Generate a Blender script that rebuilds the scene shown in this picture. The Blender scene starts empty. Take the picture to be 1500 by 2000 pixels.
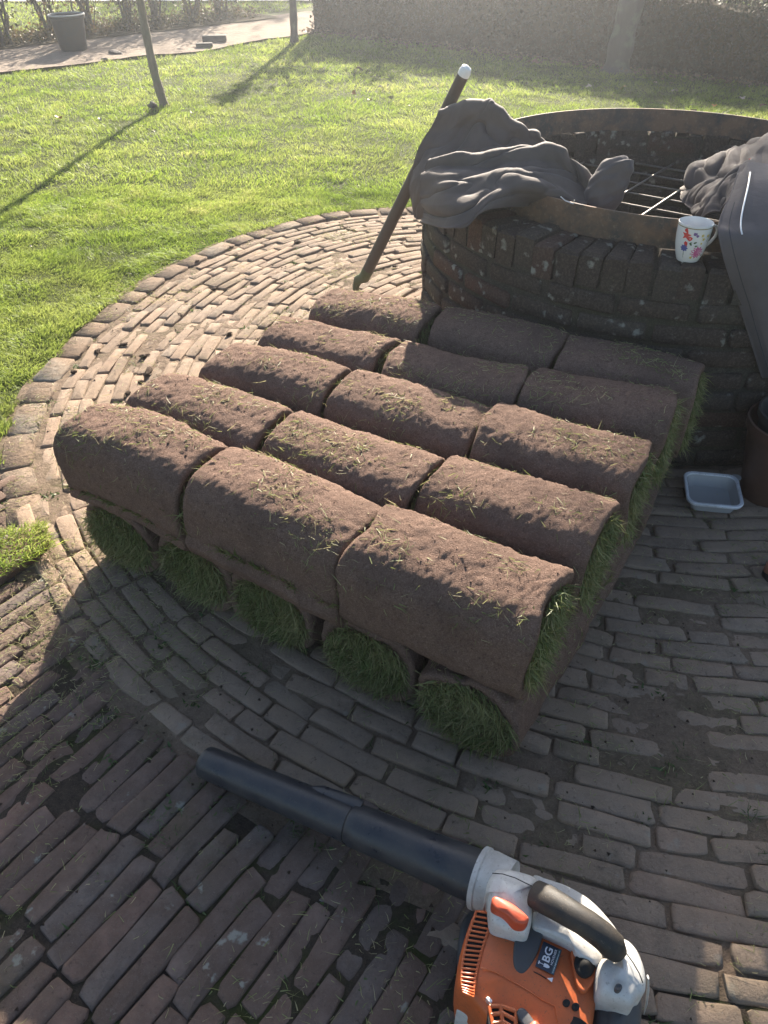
import bpy, math, random
import numpy as np
from mathutils import Vector, Matrix
random.seed(7); np.random.seed(7)
rng = np.random.default_rng(7)
S = bpy.context.scene
COL = S.collection
R = math.radians

# ------------------------------------------------------------------ camera
CAMH, PITCH = 1.5, R(39)
cd = bpy.data.cameras.new('camera'); cam = bpy.data.objects.new('camera', cd); COL.objects.link(cam)
cam.location = (0, 0, CAMH); cam.rotation_euler = (math.pi/2-PITCH, 0, 0)
cd.sensor_fit = 'VERTICAL'; cd.sensor_height = 36; cd.lens = 27; cd.clip_start = .02; cd.clip_end = 400
S.camera = cam
S.render.resolution_x = 768; S.render.resolution_y = 1024

# ------------------------------------------------------------------ light
SUN_EL, SUN_AZ = R(24), R(5.2)          # azimuth measured from +Y towards +X
w = bpy.data.worlds.new('World'); S.world = w; w.use_nodes = True
nt = w.node_tree; bg = nt.nodes['Background']
sky = nt.nodes.new('ShaderNodeTexSky'); sky.sky_type = 'NISHITA'; sky.sun_disc = False
sky.sun_elevation = SUN_EL; sky.sun_rotation = SUN_AZ; sky.air_density = 1.0; sky.dust_density = 1.6
nt.links.new(sky.outputs[0], bg.inputs[0]); bg.inputs[1].default_value = .05
sd = bpy.data.lights.new('sun', 'SUN'); sd.energy = 5; sd.angle = R(.6); sd.color = (1, .89, .74)
sun = bpy.data.objects.new('sun', sd); COL.objects.link(sun)
sv = Vector((math.sin(SUN_AZ)*math.cos(SUN_EL), math.cos(SUN_AZ)*math.cos(SUN_EL), math.sin(SUN_EL)))
sun.rotation_euler = sv.to_track_quat('Z', 'Y').to_euler(); sun.location = sv*20
vs = S.view_settings; vs.view_transform = 'Standard'; vs.look = 'None'; vs.exposure = 2.1; vs.gamma = 1
vs.use_curve_mapping = False
S.cycles.max_bounces = 6; S.cycles.transparent_max_bounces = 6; S.cycles.transmission_bounces = 5
S.cycles.volume_bounces = 0; S.cycles.diffuse_bounces = 3; S.cycles.glossy_bounces = 3

# ------------------------------------------------------------------ placing from the photo's geometry
PC, PS = math.cos(PITCH), math.sin(PITCH)
def ray(px, py): return (px-750)/1500, (1000-py)/1500
def H(px, py, h):                        # point of the view ray at height h
    xc, yc = ray(px, py); t = (CAMH-h)/(PS-PC*yc); return Vector((xc*t, (PC+PS*yc)*t, h))
def D(px, py, d):                        # point of the view ray at ground distance d
    xc, yc = ray(px, py); t = d/(PC+PS*yc); return Vector((xc*t, d, CAMH-(PS-PC*yc)*t))
def proj(x, y, z):
    z = z-CAMH; t = y*PC-z*PS; u = y*PS+z*PC
    return 750+1500*x/np.maximum(t, .05), 1000-1500*u/np.maximum(t, .05)

# ------------------------------------------------------------------ noise
_tab = rng.random(65536)
def vnoise(x, y, z):
    xi, yi, zi = np.floor(x).astype(int), np.floor(y).astype(int), np.floor(z).astype(int)
    fx, fy, fz = x-xi, y-yi, z-zi
    fx, fy, fz = [f*f*(3-2*f) for f in (fx, fy, fz)]
    def h(a, b, c): return _tab[(a*73856093 ^ b*19349663 ^ c*83492791) & 65535]
    r = 0
    for i in (0, 1):
        for j in (0, 1):
            for k in (0, 1):
                r = r+h(xi+i, yi+j, zi+k)*(fx if i else 1-fx)*(fy if j else 1-fy)*(fz if k else 1-fz)
    return r*2-1
def fbm(p, s=1, o=4, g=.5):
    p = np.asarray(p, float)*s; a = 1; r = 0
    for i in range(o):
        r = r+a*vnoise(p[..., 0]+i*17.3, p[..., 1]-i*9.1, p[..., 2]+i*5.7); a *= g; p = p*2.03
    return r

# ------------------------------------------------------------------ mesh helpers
def add(name, me, mats=(), parent=None, loc=None, smooth=True, kind=None):
    for m in (mats if isinstance(mats, (list, tuple)) else [mats]): me.materials.append(m)
    if smooth: me.shade_smooth()
    o = bpy.data.objects.new(name, me); COL.objects.link(o)
    if parent: o.parent = parent
    if loc is not None: o.location = loc
    if kind: o['kind'] = kind
    return o
def mesh(name, v, f):
    me = bpy.data.meshes.new(name)
    me.from_pydata([tuple(a) for a in v], [], [tuple(int(i) for i in a) for a in f]); me.update(); return me
def mesh_np(name, v, f):
    """v (N,3), f (M,k) uniform polygons"""
    v = np.asarray(v, np.float32); f = np.asarray(f, np.int32); k = f.shape[1]
    me = bpy.data.meshes.new(name); me.vertices.add(len(v)); me.vertices.foreach_set('co', v.ravel())
    me.loops.add(f.size); me.loops.foreach_set('vertex_index', f.ravel())
    me.polygons.add(len(f)); me.polygons.foreach_set('loop_start', np.arange(0, f.size, k, dtype=np.int32))
    me.update(calc_edges=True); return me
def face_attr(me, name, vals):
    a = me.attributes.new(name, 'FLOAT', 'FACE'); a.data.foreach_set('value', np.asarray(vals, np.float32))
def thing(name, label, cat, loc=(0, 0, 0), rot=(0, 0, 0), group=None):
    o = bpy.data.objects.new(name, None); COL.objects.link(o); o.location = loc; o.rotation_euler = rot
    o.empty_display_size = .1; tag(o, label, cat, group); return o
def tag(o, label, cat, group=None):
    o['label'] = label; o['category'] = cat
    if group: o['group'] = group
    return o
class MB:
    def __init__(s): s.v = []; s.f = []
    def raw(s, v, f):
        n = len(s.v); s.v += [tuple(a) for a in v]; s.f += [tuple(i+n for i in a) for a in f]; return s
    def box(s, c, d, rz=0, M=None):
        x, y, z = [a/2 for a in d]; co = math.cos(rz); si = math.sin(rz); v = []
        for a, b, e in ((-1,-1,-1),(1,-1,-1),(1,1,-1),(-1,1,-1),(-1,-1,1),(1,-1,1),(1,1,1),(-1,1,1)):
            p = Vector((a*x*co-b*y*si, a*x*si+b*y*co, e*z))+Vector(c); v.append(M @ p if M else p)
        return s.raw(v, [(0,3,2,1),(4,5,6,7),(0,1,5,4),(1,2,6,5),(2,3,7,6),(3,0,4,7)])
    def tube(s, pts, rad, n=12, caps=True, flat=1.0):
        pts = [Vector(p) for p in pts]; k = len(pts)
        if not isinstance(rad, (list, tuple)): rad = [rad]*k
        v = []; f = []; up = None
        for i, p in enumerate(pts):
            t = (pts[min(i+1, k-1)]-pts[max(i-1, 0)]).normalized()
            if up is None: up = Vector((0, 0, 1)) if abs(t.z) < .9 else Vector((1, 0, 0))
            a = t.cross(up).normalized(); b = a.cross(t).normalized(); up = b
            for j in range(n):
                q = 2*math.pi*j/n; v.append(p+a*math.cos(q)*rad[i]+b*math.sin(q)*rad[i]*flat)
        for i in range(k-1):
            for j in range(n): f.append((i*n+j, i*n+(j+1) % n, (i+1)*n+(j+1) % n, (i+1)*n+j))
        if caps: f.append(tuple(range(n))[::-1]); f.append(tuple((k-1)*n+j for j in range(n)))
        return s.raw(v, f)
    def lathe(s, prof, n=48, c=(0, 0, 0), closed=False, sy=1):
        v = []; f = []; k = len(prof)
        for r, z in prof:
            for j in range(n):
                q = 2*math.pi*j/n; v.append((c[0]+r*math.cos(q), c[1]+r*math.sin(q)*sy, c[2]+z))
        for i in range(k if closed else k-1):
            for j in range(n):
                i2 = (i+1) % k; f.append((i*n+j, i*n+(j+1) % n, i2*n+(j+1) % n, i2*n+j))
        return s.raw(v, f)
    def me(s, name='m'): return mesh(name, s.v, s.f)
    def build(s, name, mat, parent=None, loc=None, smooth=True, kind=None, sharp=40):
        me = s.me(name); o = add(name, me, mat, parent, loc, smooth, kind)
        if smooth: me.set_sharp_from_angle(angle=R(sharp))
        return o
def blades(pos, dirv, L, W, bend, cross=None, seg=3):
    """curved grass blades; pos/dirv/bend (N,3), L/W (N,). returns v,f(tris)"""
    N = len(pos); dirv = dirv/np.linalg.norm(dirv, axis=1, keepdims=True)
    if cross is None: cross = rng.normal(size=(N, 3))
    side = np.cross(dirv, cross); side /= np.linalg.norm(side, axis=1, keepdims=True)+1e-9
    L = L[:, None]; W = W[:, None]
    if seg == 1:
        v = np.stack([pos-side*W/2, pos+side*W/2, pos+dirv*L+bend*L], 1)
        f = np.arange(N*3).reshape(N, 3)
    else:
        m = pos+dirv*L*.55+bend*L*.25; tip = pos+dirv*L*.95+bend*L*1.0
        v = np.stack([pos-side*W/2, pos+side*W/2, m-side*W*.42, m+side*W*.42, tip], 1)
        b = (np.arange(N)*5)[:, None]
        f = np.concatenate([b+[0, 1, 3], b+[0, 3, 2], b+[2, 3, 4]], 1).reshape(-1, 3)
    return v.reshape(-1, 3), f

# ------------------------------------------------------------------ materials
def newmat(name):
    m = bpy.data.materials.new(name); m.use_nodes = True; return m, m.node_tree, m.node_tree.nodes['Principled BSDF']
def N(nt, t, **k):
    n = nt.nodes.new(t)
    for a, b in k.items(): setattr(n, a, b)
    return n
def noise(nt, scale, detail=6, rough=.6, coord=None, dist=0):
    n = N(nt, 'ShaderNodeTexNoise'); n.inputs['Scale'].default_value = scale; n.inputs['Detail'].default_value = detail
    n.inputs['Roughness'].default_value = rough; n.inputs['Distortion'].default_value = dist
    if coord: nt.links.new(coord, n.inputs['Vector'])
    return n
def ramp(nt, src, stops):
    r = N(nt, 'ShaderNodeValToRGB'); e = r.color_ramp.elements
    while len(e) < len(stops): e.new(.5)
    for el, (p, c) in zip(e, stops):
        el.position = p; el.color = (*c, 1) if isinstance(c, (tuple, list)) else (c, c, c, 1)
    nt.links.new(src, r.inputs[0]); return r
def mix(nt, fac, a, b, bt='MIX'):
    m = N(nt, 'ShaderNodeMix', data_type='RGBA', blend_type=bt)
    for sock, val in ((m.inputs[0], fac), (m.inputs[6], a), (m.inputs[7], b)):
        if hasattr(val, 'links'): nt.links.new(val, sock)
        elif isinstance(val, (int, float)): sock.default_value = val
        else: sock.default_value = (*val, 1)
    return m.outputs[2]
def bump(nt, b, src, strength, dist=.01, prev=None):
    n = N(nt, 'ShaderNodeBump'); n.inputs['Strength'].default_value = strength; n.inputs['Distance'].default_value = dist
    nt.links.new(src, n.inputs['Height'])
    if prev: nt.links.new(prev, n.inputs['Normal'])
    nt.links.new(n.outputs[0], b.inputs['Normal']); return n.outputs[0]
def wpos(nt): return N(nt, 'ShaderNodeNewGeometry').outputs['Position']
def opos(nt): return N(nt, 'ShaderNodeTexCoord').outputs['Object']

def simple(name, col, rough=.5, metal=0, dirt=0, dirtcol=(.09, .07, .05), bs=0, bscale=60, coat=0, dscale=14):
    m, nt, b = newmat(name); b.inputs['Roughness'].default_value = rough; b.inputs['Metallic'].default_value = metal
    b.inputs['Base Color'].default_value = (*col, 1)
    P = wpos(nt)
    if dirt:
        n = noise(nt, dscale, 9, .68, P); r = ramp(nt, n.outputs[0], [(.5-dirt*.25, 0.0), (.78-dirt*.18, 1.0)])
        n2 = noise(nt, 240, 3, .6, P); r2 = ramp(nt, n2.outputs[0], [(.62, 0.0), (.7, .6)])
        c = mix(nt, r.outputs[0], col, tuple(a*.5+d*.5 for a, d in zip(col, dirtcol)))
        c = mix(nt, r2.outputs[0], c, dirtcol); nt.links.new(c, b.inputs['Base Color'])
        rr = ramp(nt, n.outputs[0], [(.35, max(rough-.1, .05)), (.7, min(rough+.25, 1))]); nt.links.new(rr.outputs[0], b.inputs['Roughness'])
    if bs: bump(nt, b, noise(nt, bscale, 6, .6, P).outputs[0], bs, .004)
    if coat: b.inputs['Coat Weight'].default_value = coat
    return m

def brick_mat(name, attr, dark=False, well=False):
    m, nt, b = newmat(name); P = wpos(nt)
    if attr: rnd = N(nt, 'ShaderNodeAttribute', attribute_name='tint').outputs['Fac']
    else: rnd = N(nt, 'ShaderNodeObjectInfo').outputs['Random']
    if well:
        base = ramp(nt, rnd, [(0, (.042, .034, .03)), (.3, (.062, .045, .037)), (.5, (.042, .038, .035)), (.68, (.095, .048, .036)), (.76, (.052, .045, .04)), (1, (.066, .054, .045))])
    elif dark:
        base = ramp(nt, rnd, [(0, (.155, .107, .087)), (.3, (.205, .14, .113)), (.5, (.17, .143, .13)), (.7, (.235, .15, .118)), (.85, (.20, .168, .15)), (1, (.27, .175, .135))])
    else:
        base = ramp(nt, rnd, [(0, (.24, .18, .138)), (.3, (.30, .22, .165)), (.5, (.26, .205, .16)), (.7, (.33, .23, .17)), (.85, (.28, .225, .18)), (1, (.35, .26, .195))])
    n1 = noise(nt, 22, 8, .65, P); n2 = noise(nt, 140, 5, .7, P); n3 = noise(nt, 5, 6, .7, P); n4 = noise(nt, 3.1, 5, .6, P)
    c = mix(nt, ramp(nt, n1.outputs[0], [(.35, 0.0), (.7, .55)]).outputs[0], base.outputs[0], (.055, .042, .034) if (well or dark) else (.12, .09, .07))
    c = mix(nt, ramp(nt, n2.outputs[0], [(.45, 0.0), (.75, .5)]).outputs[0], c, (.34, .27, .2) if not (well or dark) else (.2, .16, .13))
    if not well:   # trodden-in soil and sand, as dirt lies on the place
        dc = (.30, .222, .16) if not dark else (.12, .082, .062)  # the dark copy's soil carries the same painted shade
        c = mix(nt, ramp(nt, n3.outputs[0], [(.42, 0.0), (.6, .85 if not dark else .7)]).outputs[0], c, dc)
    n6 = noise(nt, 420, 3, .7, P); n7 = noise(nt, 60, 6, .75, P, .6)
    c = mix(nt, ramp(nt, n6.outputs[0], [(.60, 0.0), (.72, .55)]).outputs[0], c, (.42, .37, .31) if not (well or dark) else (.27, .24, .21))
    c = mix(nt, ramp(nt, n7.outputs[0], [(.30, .7), (.42, 0.0)]).outputs[0], c, (.05, .038, .03))
    vo = N(nt, 'ShaderNodeTexVoronoi'); vo.inputs['Scale'].default_value = 26; nt.links.new(mix(nt, .06, P, n1.outputs['Color']), vo.inputs['Vector'])
    spots = N(nt, 'ShaderNodeMath', operation='MULTIPLY')
    nt.links.new(ramp(nt, vo.outputs['Distance'], [(.18, 1.0), (.34, 0.0)]).outputs[0], spots.inputs[0])
    nt.links.new(ramp(nt, noise(nt, 9 if well else 6, 5, .7, P).outputs[0], [(.46 if well else .56, 0.0), (.58, .85 if (well or dark) else .3)]).outputs[0], spots.inputs[1])
    c = mix(nt, spots.outputs[0], c, (.30, .30, .26))
    c = mix(nt, ramp(nt, n4.outputs[0], [(.55, 0.0), (.75, .45)]).outputs[0], c, (.075, .085, .04))
    nt.links.new(c, b.inputs['Base Color']); b.inputs['Roughness'].default_value = .92
    b.inputs['Specular IOR Level'].default_value = .12
    p = bump(nt, b, n1.outputs[0], .6, .006); p = bump(nt, b, n2.outputs[0], .7, .003, p); bump(nt, b, n7.outputs[0], .5, .004, p)
    return m
M_brick, M_brick_a = brick_mat('paving_brick', False), brick_mat('paving_brick_joined', True)
M_dbrick, M_dbrick_a = brick_mat('shaded_path_brick', False, dark=True), brick_mat('shaded_path_brick_joined', True, dark=True)  # darker copy of the paving brick: shade put into its colour
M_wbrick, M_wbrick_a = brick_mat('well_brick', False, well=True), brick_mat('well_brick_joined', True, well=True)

def edging_mat():
    m, nt, b = newmat('edging_stone'); P = wpos(nt)
    base = ramp(nt, N(nt, 'ShaderNodeObjectInfo').outputs['Random'], [(0, (.17, .13, .10)), (.7, (.225, .175, .135)), (.82, (.28, .245, .20)), (.9, (.15, .115, .09)), (1, (.18, .14, .11))])
    n = noise(nt, 30, 8, .7, P); n3 = noise(nt, 5, 5, .7, P)
    c = mix(nt, ramp(nt, n.outputs[0], [(.4, 0.0), (.7, .6)]).outputs[0], base.outputs[0], (.12, .10, .08))
    c = mix(nt, ramp(nt, n3.outputs[0], [(.42, 0.0), (.6, .85)]).outputs[0], c, (.2, .145, .105))
    nt.links.new(c, b.inputs['Base Color']); b.inputs['Roughness'].default_value = 1; b.inputs['Specular IOR Level'].default_value = .1; bump(nt, b, n.outputs[0], 1, .01)
    return m
M_edge = edging_mat()

def soil_mat(name, c0, c1, c2, bs=1, moss=0, scale=1.0):
    m, nt, b = newmat(name); P = wpos(nt)
    n = noise(nt, 55*scale, 8, .72, P); n2 = noise(nt, 5*scale, 5, .6, P); n3 = noise(nt, 260*scale, 4, .7, P)
    c = mix(nt, ramp(nt, n.outputs[0], [(.32, 0.0), (.68, 1.0)]).outputs[0], c0, c1)
    c = mix(nt, ramp(nt, n3.outputs[0], [(.5, 0.0), (.75, .75)]).outputs[0], c, c2)
    if moss: c = mix(nt, ramp(nt, n2.outputs[0], [(.48, 0.0), (.6, moss)]).outputs[0], c, (.052, .060, .020))
    nt.links.new(c, b.inputs['Base Color']); b.inputs['Roughness'].default_value = 1; b.inputs['Specular IOR Level'].default_value = .15
    p = bump(nt, b, n.outputs[0], bs, .012); bump(nt, b, n3.outputs[0], bs*.8, .004, p); return m
M_joint = soil_mat('joint_sand', (.15, .11, .08), (.25, .185, .135), (.32, .245, .18), .9, .25)
M_joint2 = soil_mat('joint_soil_and_moss', (.045, .035, .028), (.085, .065, .05), (.13, .105, .08), .9, .9)
def turfsoil():
    m, nt, b = newmat('turf_roll_soil'); P = wpos(nt)
    n = noise(nt, 45, 8, .75, P); n3 = noise(nt, 330, 4, .75, P); n4 = noise(nt, 6, 4, .6, P); n5 = noise(nt, 120, 5, .75, P, .4)
    c = mix(nt, ramp(nt, n.outputs[0], [(.3, 0.0), (.7, 1.0)]).outputs[0], (.15, .094, .073), (.23, .153, .12))
    c = mix(nt, ramp(nt, n3.outputs[0], [(.48, 0.0), (.72, .9)]).outputs[0], c, (.38, .27, .21))
    c = mix(nt, ramp(nt, n5.outputs[0], [(.30, .75), (.46, 0.0)]).outputs[0], c, (.065, .042, .034))
    c = mix(nt, ramp(nt, n4.outputs[0], [(.5, 0.0), (.66, .4)]).outputs[0], c, (.11, .074, .06))
    nt.links.new(c, b.inputs['Base Color']); b.inputs['Roughness'].default_value = 1; b.inputs['Specular IOR Level'].default_value = .1
    p = bump(nt, b, n5.outputs[0], .8, .006); bump(nt, b, n3.outputs[0], 1, .004, p); return m
M_turfsoil = turfsoil()
M_clod = soil_mat('soil_clod', (.05, .035, .026), (.10, .07, .053), (.15, .11, .085), 1)
M_ground = soil_mat('meadow_ground', (.10, .15, .03), (.16, .22, .05), (.22, .26, .08), .6, 0, .5)
M_lawnsoil = soil_mat('lawn_soil', (.045, .055, .015), (.065, .085, .02), (.10, .10, .04), .8)
M_sand = soil_mat('sandy_path', (.20, .155, .12), (.31, .25, .20), (.40, .335, .27), 1, 0, .35)
M_road = soil_mat('pale_road', (.42, .41, .40), (.5, .49, .47), (.55, .54, .52), .3, 0, .5)
M_litter = soil_mat('leaf_litter_bed', (.035, .03, .015), (.08, .06, .03), (.15, .10, .05), 1)
M_mortar = soil_mat('old_mortar', (.05, .045, .037), (.085, .075, .062), (.18, .165, .14), .8, .25)

def leaf_mat(name, cols, trans=.5, scale=2.0, rough=.55, attr=True):
    """cols: ramp over a per-face random; thin leaves let light through"""
    m, nt, b = newmat(name); P = wpos(nt); out = nt.nodes['Material Output']
    a = N(nt, 'ShaderNodeAttribute', attribute_name='tint').outputs['Fac']
    r = ramp(nt, a, [(i/(len(cols)-1), c) for i, c in enumerate(cols)])
    n = noise(nt, scale, 5, .6, P)
    c = mix(nt, ramp(nt, n.outputs[0], [(.35, 0.0), (.7, .45)]).outputs[0], r.outputs[0], tuple(x*1.35 for x in cols[-1]))
    b.inputs['Roughness'].default_value = rough; b.inputs['Specular IOR Level'].default_value = .35
    nt.links.new(c, b.inputs['Base Color'])
    t = N(nt, 'ShaderNodeBsdfTranslucent'); hs = N(nt, 'ShaderNodeHueSaturation'); hs.inputs['Value'].default_value = 1.25
    hs.inputs['Hue'].default_value = .488
    nt.links.new(c, hs.inputs['Color']); nt.links.new(hs.outputs[0], t.inputs[0])
    mx = N(nt, 'ShaderNodeMixShader'); mx.inputs[0].default_value = trans
    nt.links.new(b.outputs[0], mx.inputs[1]); nt.links.new(t.outputs[0], mx.inputs[2]); nt.links.new(mx.outputs[0], out.inputs[0])
    return m
M_grass = leaf_mat('lawn_grass', [(.075, .125, .015), (.12, .205, .02), (.165, .27, .028), (.215, .31, .04), (.31, .32, .12)], .5, 1.1)
M_turfgrass = leaf_mat('turf_grass', [(.055, .085, .02), (.09, .13, .032), (.14, .185, .05), (.30, .26, .13)], .18, 8)
M_clip = leaf_mat('grass_clipping', [(.10, .15, .03), (.17, .22, .06), (.28, .28, .12), (.36, .32, .19)], .35, 8)
M_weed = leaf_mat('joint_weed', [(.04, .08, .02), (.07, .12, .03), (.10, .14, .06)], .35, 8)
M_hedge = leaf_mat('hedge_leaf', [(.018, .026, .014), (.03, .038, .02), (.045, .045, .027), (.07, .055, .035)], .12, 2)
M_shrub = leaf_mat('shrub_leaf', [(.025, .035, .012), (.045, .06, .018), (.085, .09, .03), (.14, .085, .04)], .35, 2)
M_crown = leaf_mat('tree_leaf', [(.05, .07, .02), (.10, .12, .03), (.18, .14, .04)], .45, 2)
def flatleaf(name, col):
    m, nt, b = newmat(name); P = wpos(nt); n = noise(nt, 60, 5, .6, P)
    nt.links.new(mix(nt, n.outputs[0], tuple(x*.7 for x in col), col), b.inputs['Base Color']); b.inputs['Roughness'].default_value = .6; return m
M_leafs = [flatleaf('orange_leaf', (.5, .22, .06)), flatleaf('yellow_leaf', (.5, .38, .10)), flatleaf('brown_leaf', (.22, .12, .06)), flatleaf('pale_leaf', (.5, .42, .3))]
def bark_mat(name, a, b_):
    m, nt, b = newmat(name); P = wpos(nt)
    mp = N(nt, 'ShaderNodeMapping'); mp.inputs['Scale'].default_value = (1, 1, .25); nt.links.new(P, mp.inputs[0])
    n = noise(nt, 40, 8, .7, mp.outputs[0]); n2 = noise(nt, 7, 5, .6, P)
    c = mix(nt, n.outputs[0], a, b_); c = mix(nt, ramp(nt, n2.outputs[0], [(.5, 0.0), (.62, .6)]).outputs[0], c, (.16, .17, .11))
    nt.links.new(c, b.inputs['Base Color']); b.inputs['Roughness'].default_value = .9; bump(nt, b, n.outputs[0], .8, .01); return m
M_bark = bark_mat('young_bark', (.12, .09, .068), (.34, .27, .21)); M_barkd = bark_mat('dark_bark', (.05, .04, .035), (.12, .10, .085))

# ------------------------------------------------------------------ ground, lawn, path, road
WC = Vector((1.06, 3.0, 0)); WR = .91
_ra = [0, 60, 90, 117, 129, 143, 162, 174, 189, 199, 215, 360]; _rr = [2.1, 2.0, 2.0, 2.03, 2.2, 2.28, 2.35, 2.39, 2.478, 2.52, 2.52, 2.52]
def Rout(th): return np.interp(np.degrees(th) % 360, _ra, _rr)
me = mesh_np('ground', [(-150, -150, -.05), (150, -150, -.05), (150, 150, -.05), (-150, 150, -.05)], [(0, 1, 2, 3)])
add('ground', me, M_ground, kind='structure')
# sheets described by functions of x, y
PL0, PL1 = Vector((-3.98, 9.02, 0)), Vector((-1.27, 11.66, 0)); pdv = (PL1-PL0).normalized(); pnv = Vector((-pdv.y, pdv.x, 0))
def path_side(x, y):            # >0 on the far side of the lawn/sand line
    n = .10*np.sin(x*2.1)+.06*np.sin(x*5.3+1)
    return (x-PL0.x)*pnv.x+(y-PL0.y)*pnv.y+n
def zlawn(x, y): return -.010+.010*vnoise(x*2.2, y*2.2, x*0+3.3)
def polar_sheet(name, a0, a1, na, radii_fn, nr, zfn, mat):
    A = np.linspace(a0, a1, na); U = np.linspace(0, 1, nr)
    a, u = np.meshgrid(A, U, indexing='ij'); r0, r1 = radii_fn(a); r = r0+(r1-r0)*u**2.2
    x = WC.x+r*np.cos(a); y = WC.y+r*np.sin(a); z = zfn(x, y, u)
    idx = np.arange(na*nr).reshape(na, nr)
    f = np.stack([idx[:-1, :-1], idx[:-1, 1:], idx[1:, 1:], idx[1:, :-1]], -1).reshape(-1, 4)
    return add(name, mesh_np(name, np.stack([x, y, z], -1).reshape(-1, 3), f), mat, kind='structure')
polar_sheet('lawn', R(-60), R(203), 240, lambda a: (Rout(a)+.005, 0*a+22), 140, lambda x, y, u: np.where(u == 0, -.04, zlawn(x, y)), M_lawnsoil)
# sand strip
def strip(name, s0, s1, n0, n1, z, mat, ns=120, nn=16, wob=.0):
    s, n = np.meshgrid(np.linspace(s0, s1, ns), np.linspace(0, 1, nn), indexing='ij')
    lo = n0; x = PL0.x+pdv.x*s+pnv.x*(lo+(n1-lo)*n); y = PL0.y+pdv.y*s+pnv.y*(lo+(n1-lo)*n)
    if wob:
        off = -(.10*np.sin(x*2.1)+.06*np.sin(x*5.3+1))*(1-n); x += pnv.x*off; y += pnv.y*off
    zz = z+.006*vnoise(x*6, y*6, x*0)
    idx = np.arange(ns*nn).reshape(ns, nn)
    f = np.stack([idx[:-1, :-1], idx[1:, :-1], idx[1:, 1:], idx[:-1, 1:]], -1).reshape(-1, 4)
    return add(name, mesh_np(name, np.stack([x, y, zz], -1).reshape(-1, 3), f), mat, kind='structure')
strip('sandy_path', -8, 9.5, 0, 1.9, .016, M_sand, wob=1)
strip('planting_bed', -8, 4.9, 1.55, 2.3, .03, M_litter)
me = mesh_np('road', [(-12, 15.6, .02), (30, 16.6, .02), (30, 21, .02), (-12, 20, .02)], [(0, 1, 2, 3)]); add('road', me, M_road, kind='structure')

# lawn grass blades
def scatter_lawn(n, ymin, ymax, Lr, Wr, seg):
    y = rng.uniform(ymin, ymax, n*3); xl = -.58*y-.5; xr = .56*y+.2
    x = rng.uniform(0, 1, n*3)*(xr-xl)+xl
    a = np.arctan2(y-WC.y, x-WC.x); r = np.hypot(x-WC.x, y-WC.y)
    edge = Rout(a)+.022*vnoise(x*9, y*9, x*0)+.01*vnoise(x*31, y*31, x*0)-.012
    ok = (r > edge) & ((a % (2*np.pi)) < R(203)) & ((path_side(x, y) < 0) | ((path_side(x, y) > 2.35) & (x < -1.2-(y-12)*.0+.0*(x)) & (path_side(x, y) > 2.35))) & ((x-1.6)**2 < 1e9)
    hid = (x > .75) & (y < 6.0); ok &= ~hid
    x, y = x[ok][:n], y[ok][:n]; m = len(x)
    p = np.stack([x, y, zlawn(x, y)-.002], 1)
    cl = fbm(np.stack([x, y, x*0], 1), 7, 3); cl2 = fbm(np.stack([x, y, x*0+9], 1), 1.3, 3)
    L = rng.uniform(*Lr, m)*(1+.6*cl+.15*cl2); W = rng.uniform(*Wr, m)
    lean = rng.normal(size=(m, 3))*.32; lean[:, 2] = 0
    lf = np.stack([vnoise(x*5, y*5, x*0+1), vnoise(x*5, y*5, x*0+5), x*0], 1)*.35
    d = lean+lf+[0, 0, 1]; b = rng.normal(size=(m, 3))*.4+lf; b[:, 2] = -rng.uniform(.05, .35, m)
    v, f = blades(p, d, np.clip(L, .008, .2), W, b, seg=seg)
    t = np.clip(.40+.28*cl+.32*cl2+rng.normal(size=m)*.16, 0, 1)
    return v, f, np.repeat(t, len(f)//m)
vs_, fs_, ts_ = [], [], []; off = 0
for args in ((150000, 2.1, 5.2, (.016, .038), (.002, .0038), 3), (110000, 5.2, 8.2, (.022, .045), (.003, .0055), 3), (80000, 8.2, 12.6, (.025, .05), (.006, .010), 1), (40000, 10.5, 16.2, (.035, .07), (.012, .02), 1)):
    v, f, t = scatter_lawn(*args); vs_.append(v); fs_.append(f+off); ts_.append(t); off += len(v)
me = mesh_np('lawn_grass', np.concatenate(vs_), np.concatenate(fs_)); face_attr(me, 'tint', np.concatenate(ts_))
add('lawn_grass', me, M_grass, kind='stuff', smooth=False)

# ------------------------------------------------------------------ paving
def brick_variants(L, W, T, n, worn=.008, seed=1, sub=True):
    """irregular worn paver: octagonal plan, chamfered top, slightly domed"""
    rs = np.random.default_rng(seed); out = []
    for k in range(n):
        hx, hy = L/2, W/2; c = worn*rs.uniform(.5, 1.7, 4)
        j = lambda s=.0034: rs.normal()*s
        loop = []
        for (sx, sy), cc in zip(((1, 1), (-1, 1), (-1, -1), (1, -1)), c):
            p1 = (sx*hx+j(), sy*(hy-cc)+j(.0015)); p2 = (sx*(hx-cc*1.4)+j(), sy*hy+j(.0022))
            loop += [p1, p2] if sx*sy > 0 else [p2, p1]
        loop.insert(2, (j(.01), hy+j(.002))); loop.insert(7, (j(.01), -hy+j(.002)))
        m = len(loop); ins = lambda f, z: [(x*(1-f*.0055/hx), y*(1-f*.0055/hy), z+j(.0007)) for x, y in loop]
        v = [(x, y, -T) for x, y in loop]+ins(0, -.006)+ins(.35, -.0018)+ins(1.5, 0)+[(0, 0, .001+j(.0012))]
        f = []
        for r in range(3):
            for i in range(m): f.append((r*m+i, r*m+(i+1) % m, (r+1)*m+(i+1) % m, (r+1)*m+i))
        for i in range(m): f.append((3*m+i, 3*m+(i+1) % m, 4*m))
        out.append((np.array(v), f))
    return out
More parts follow.
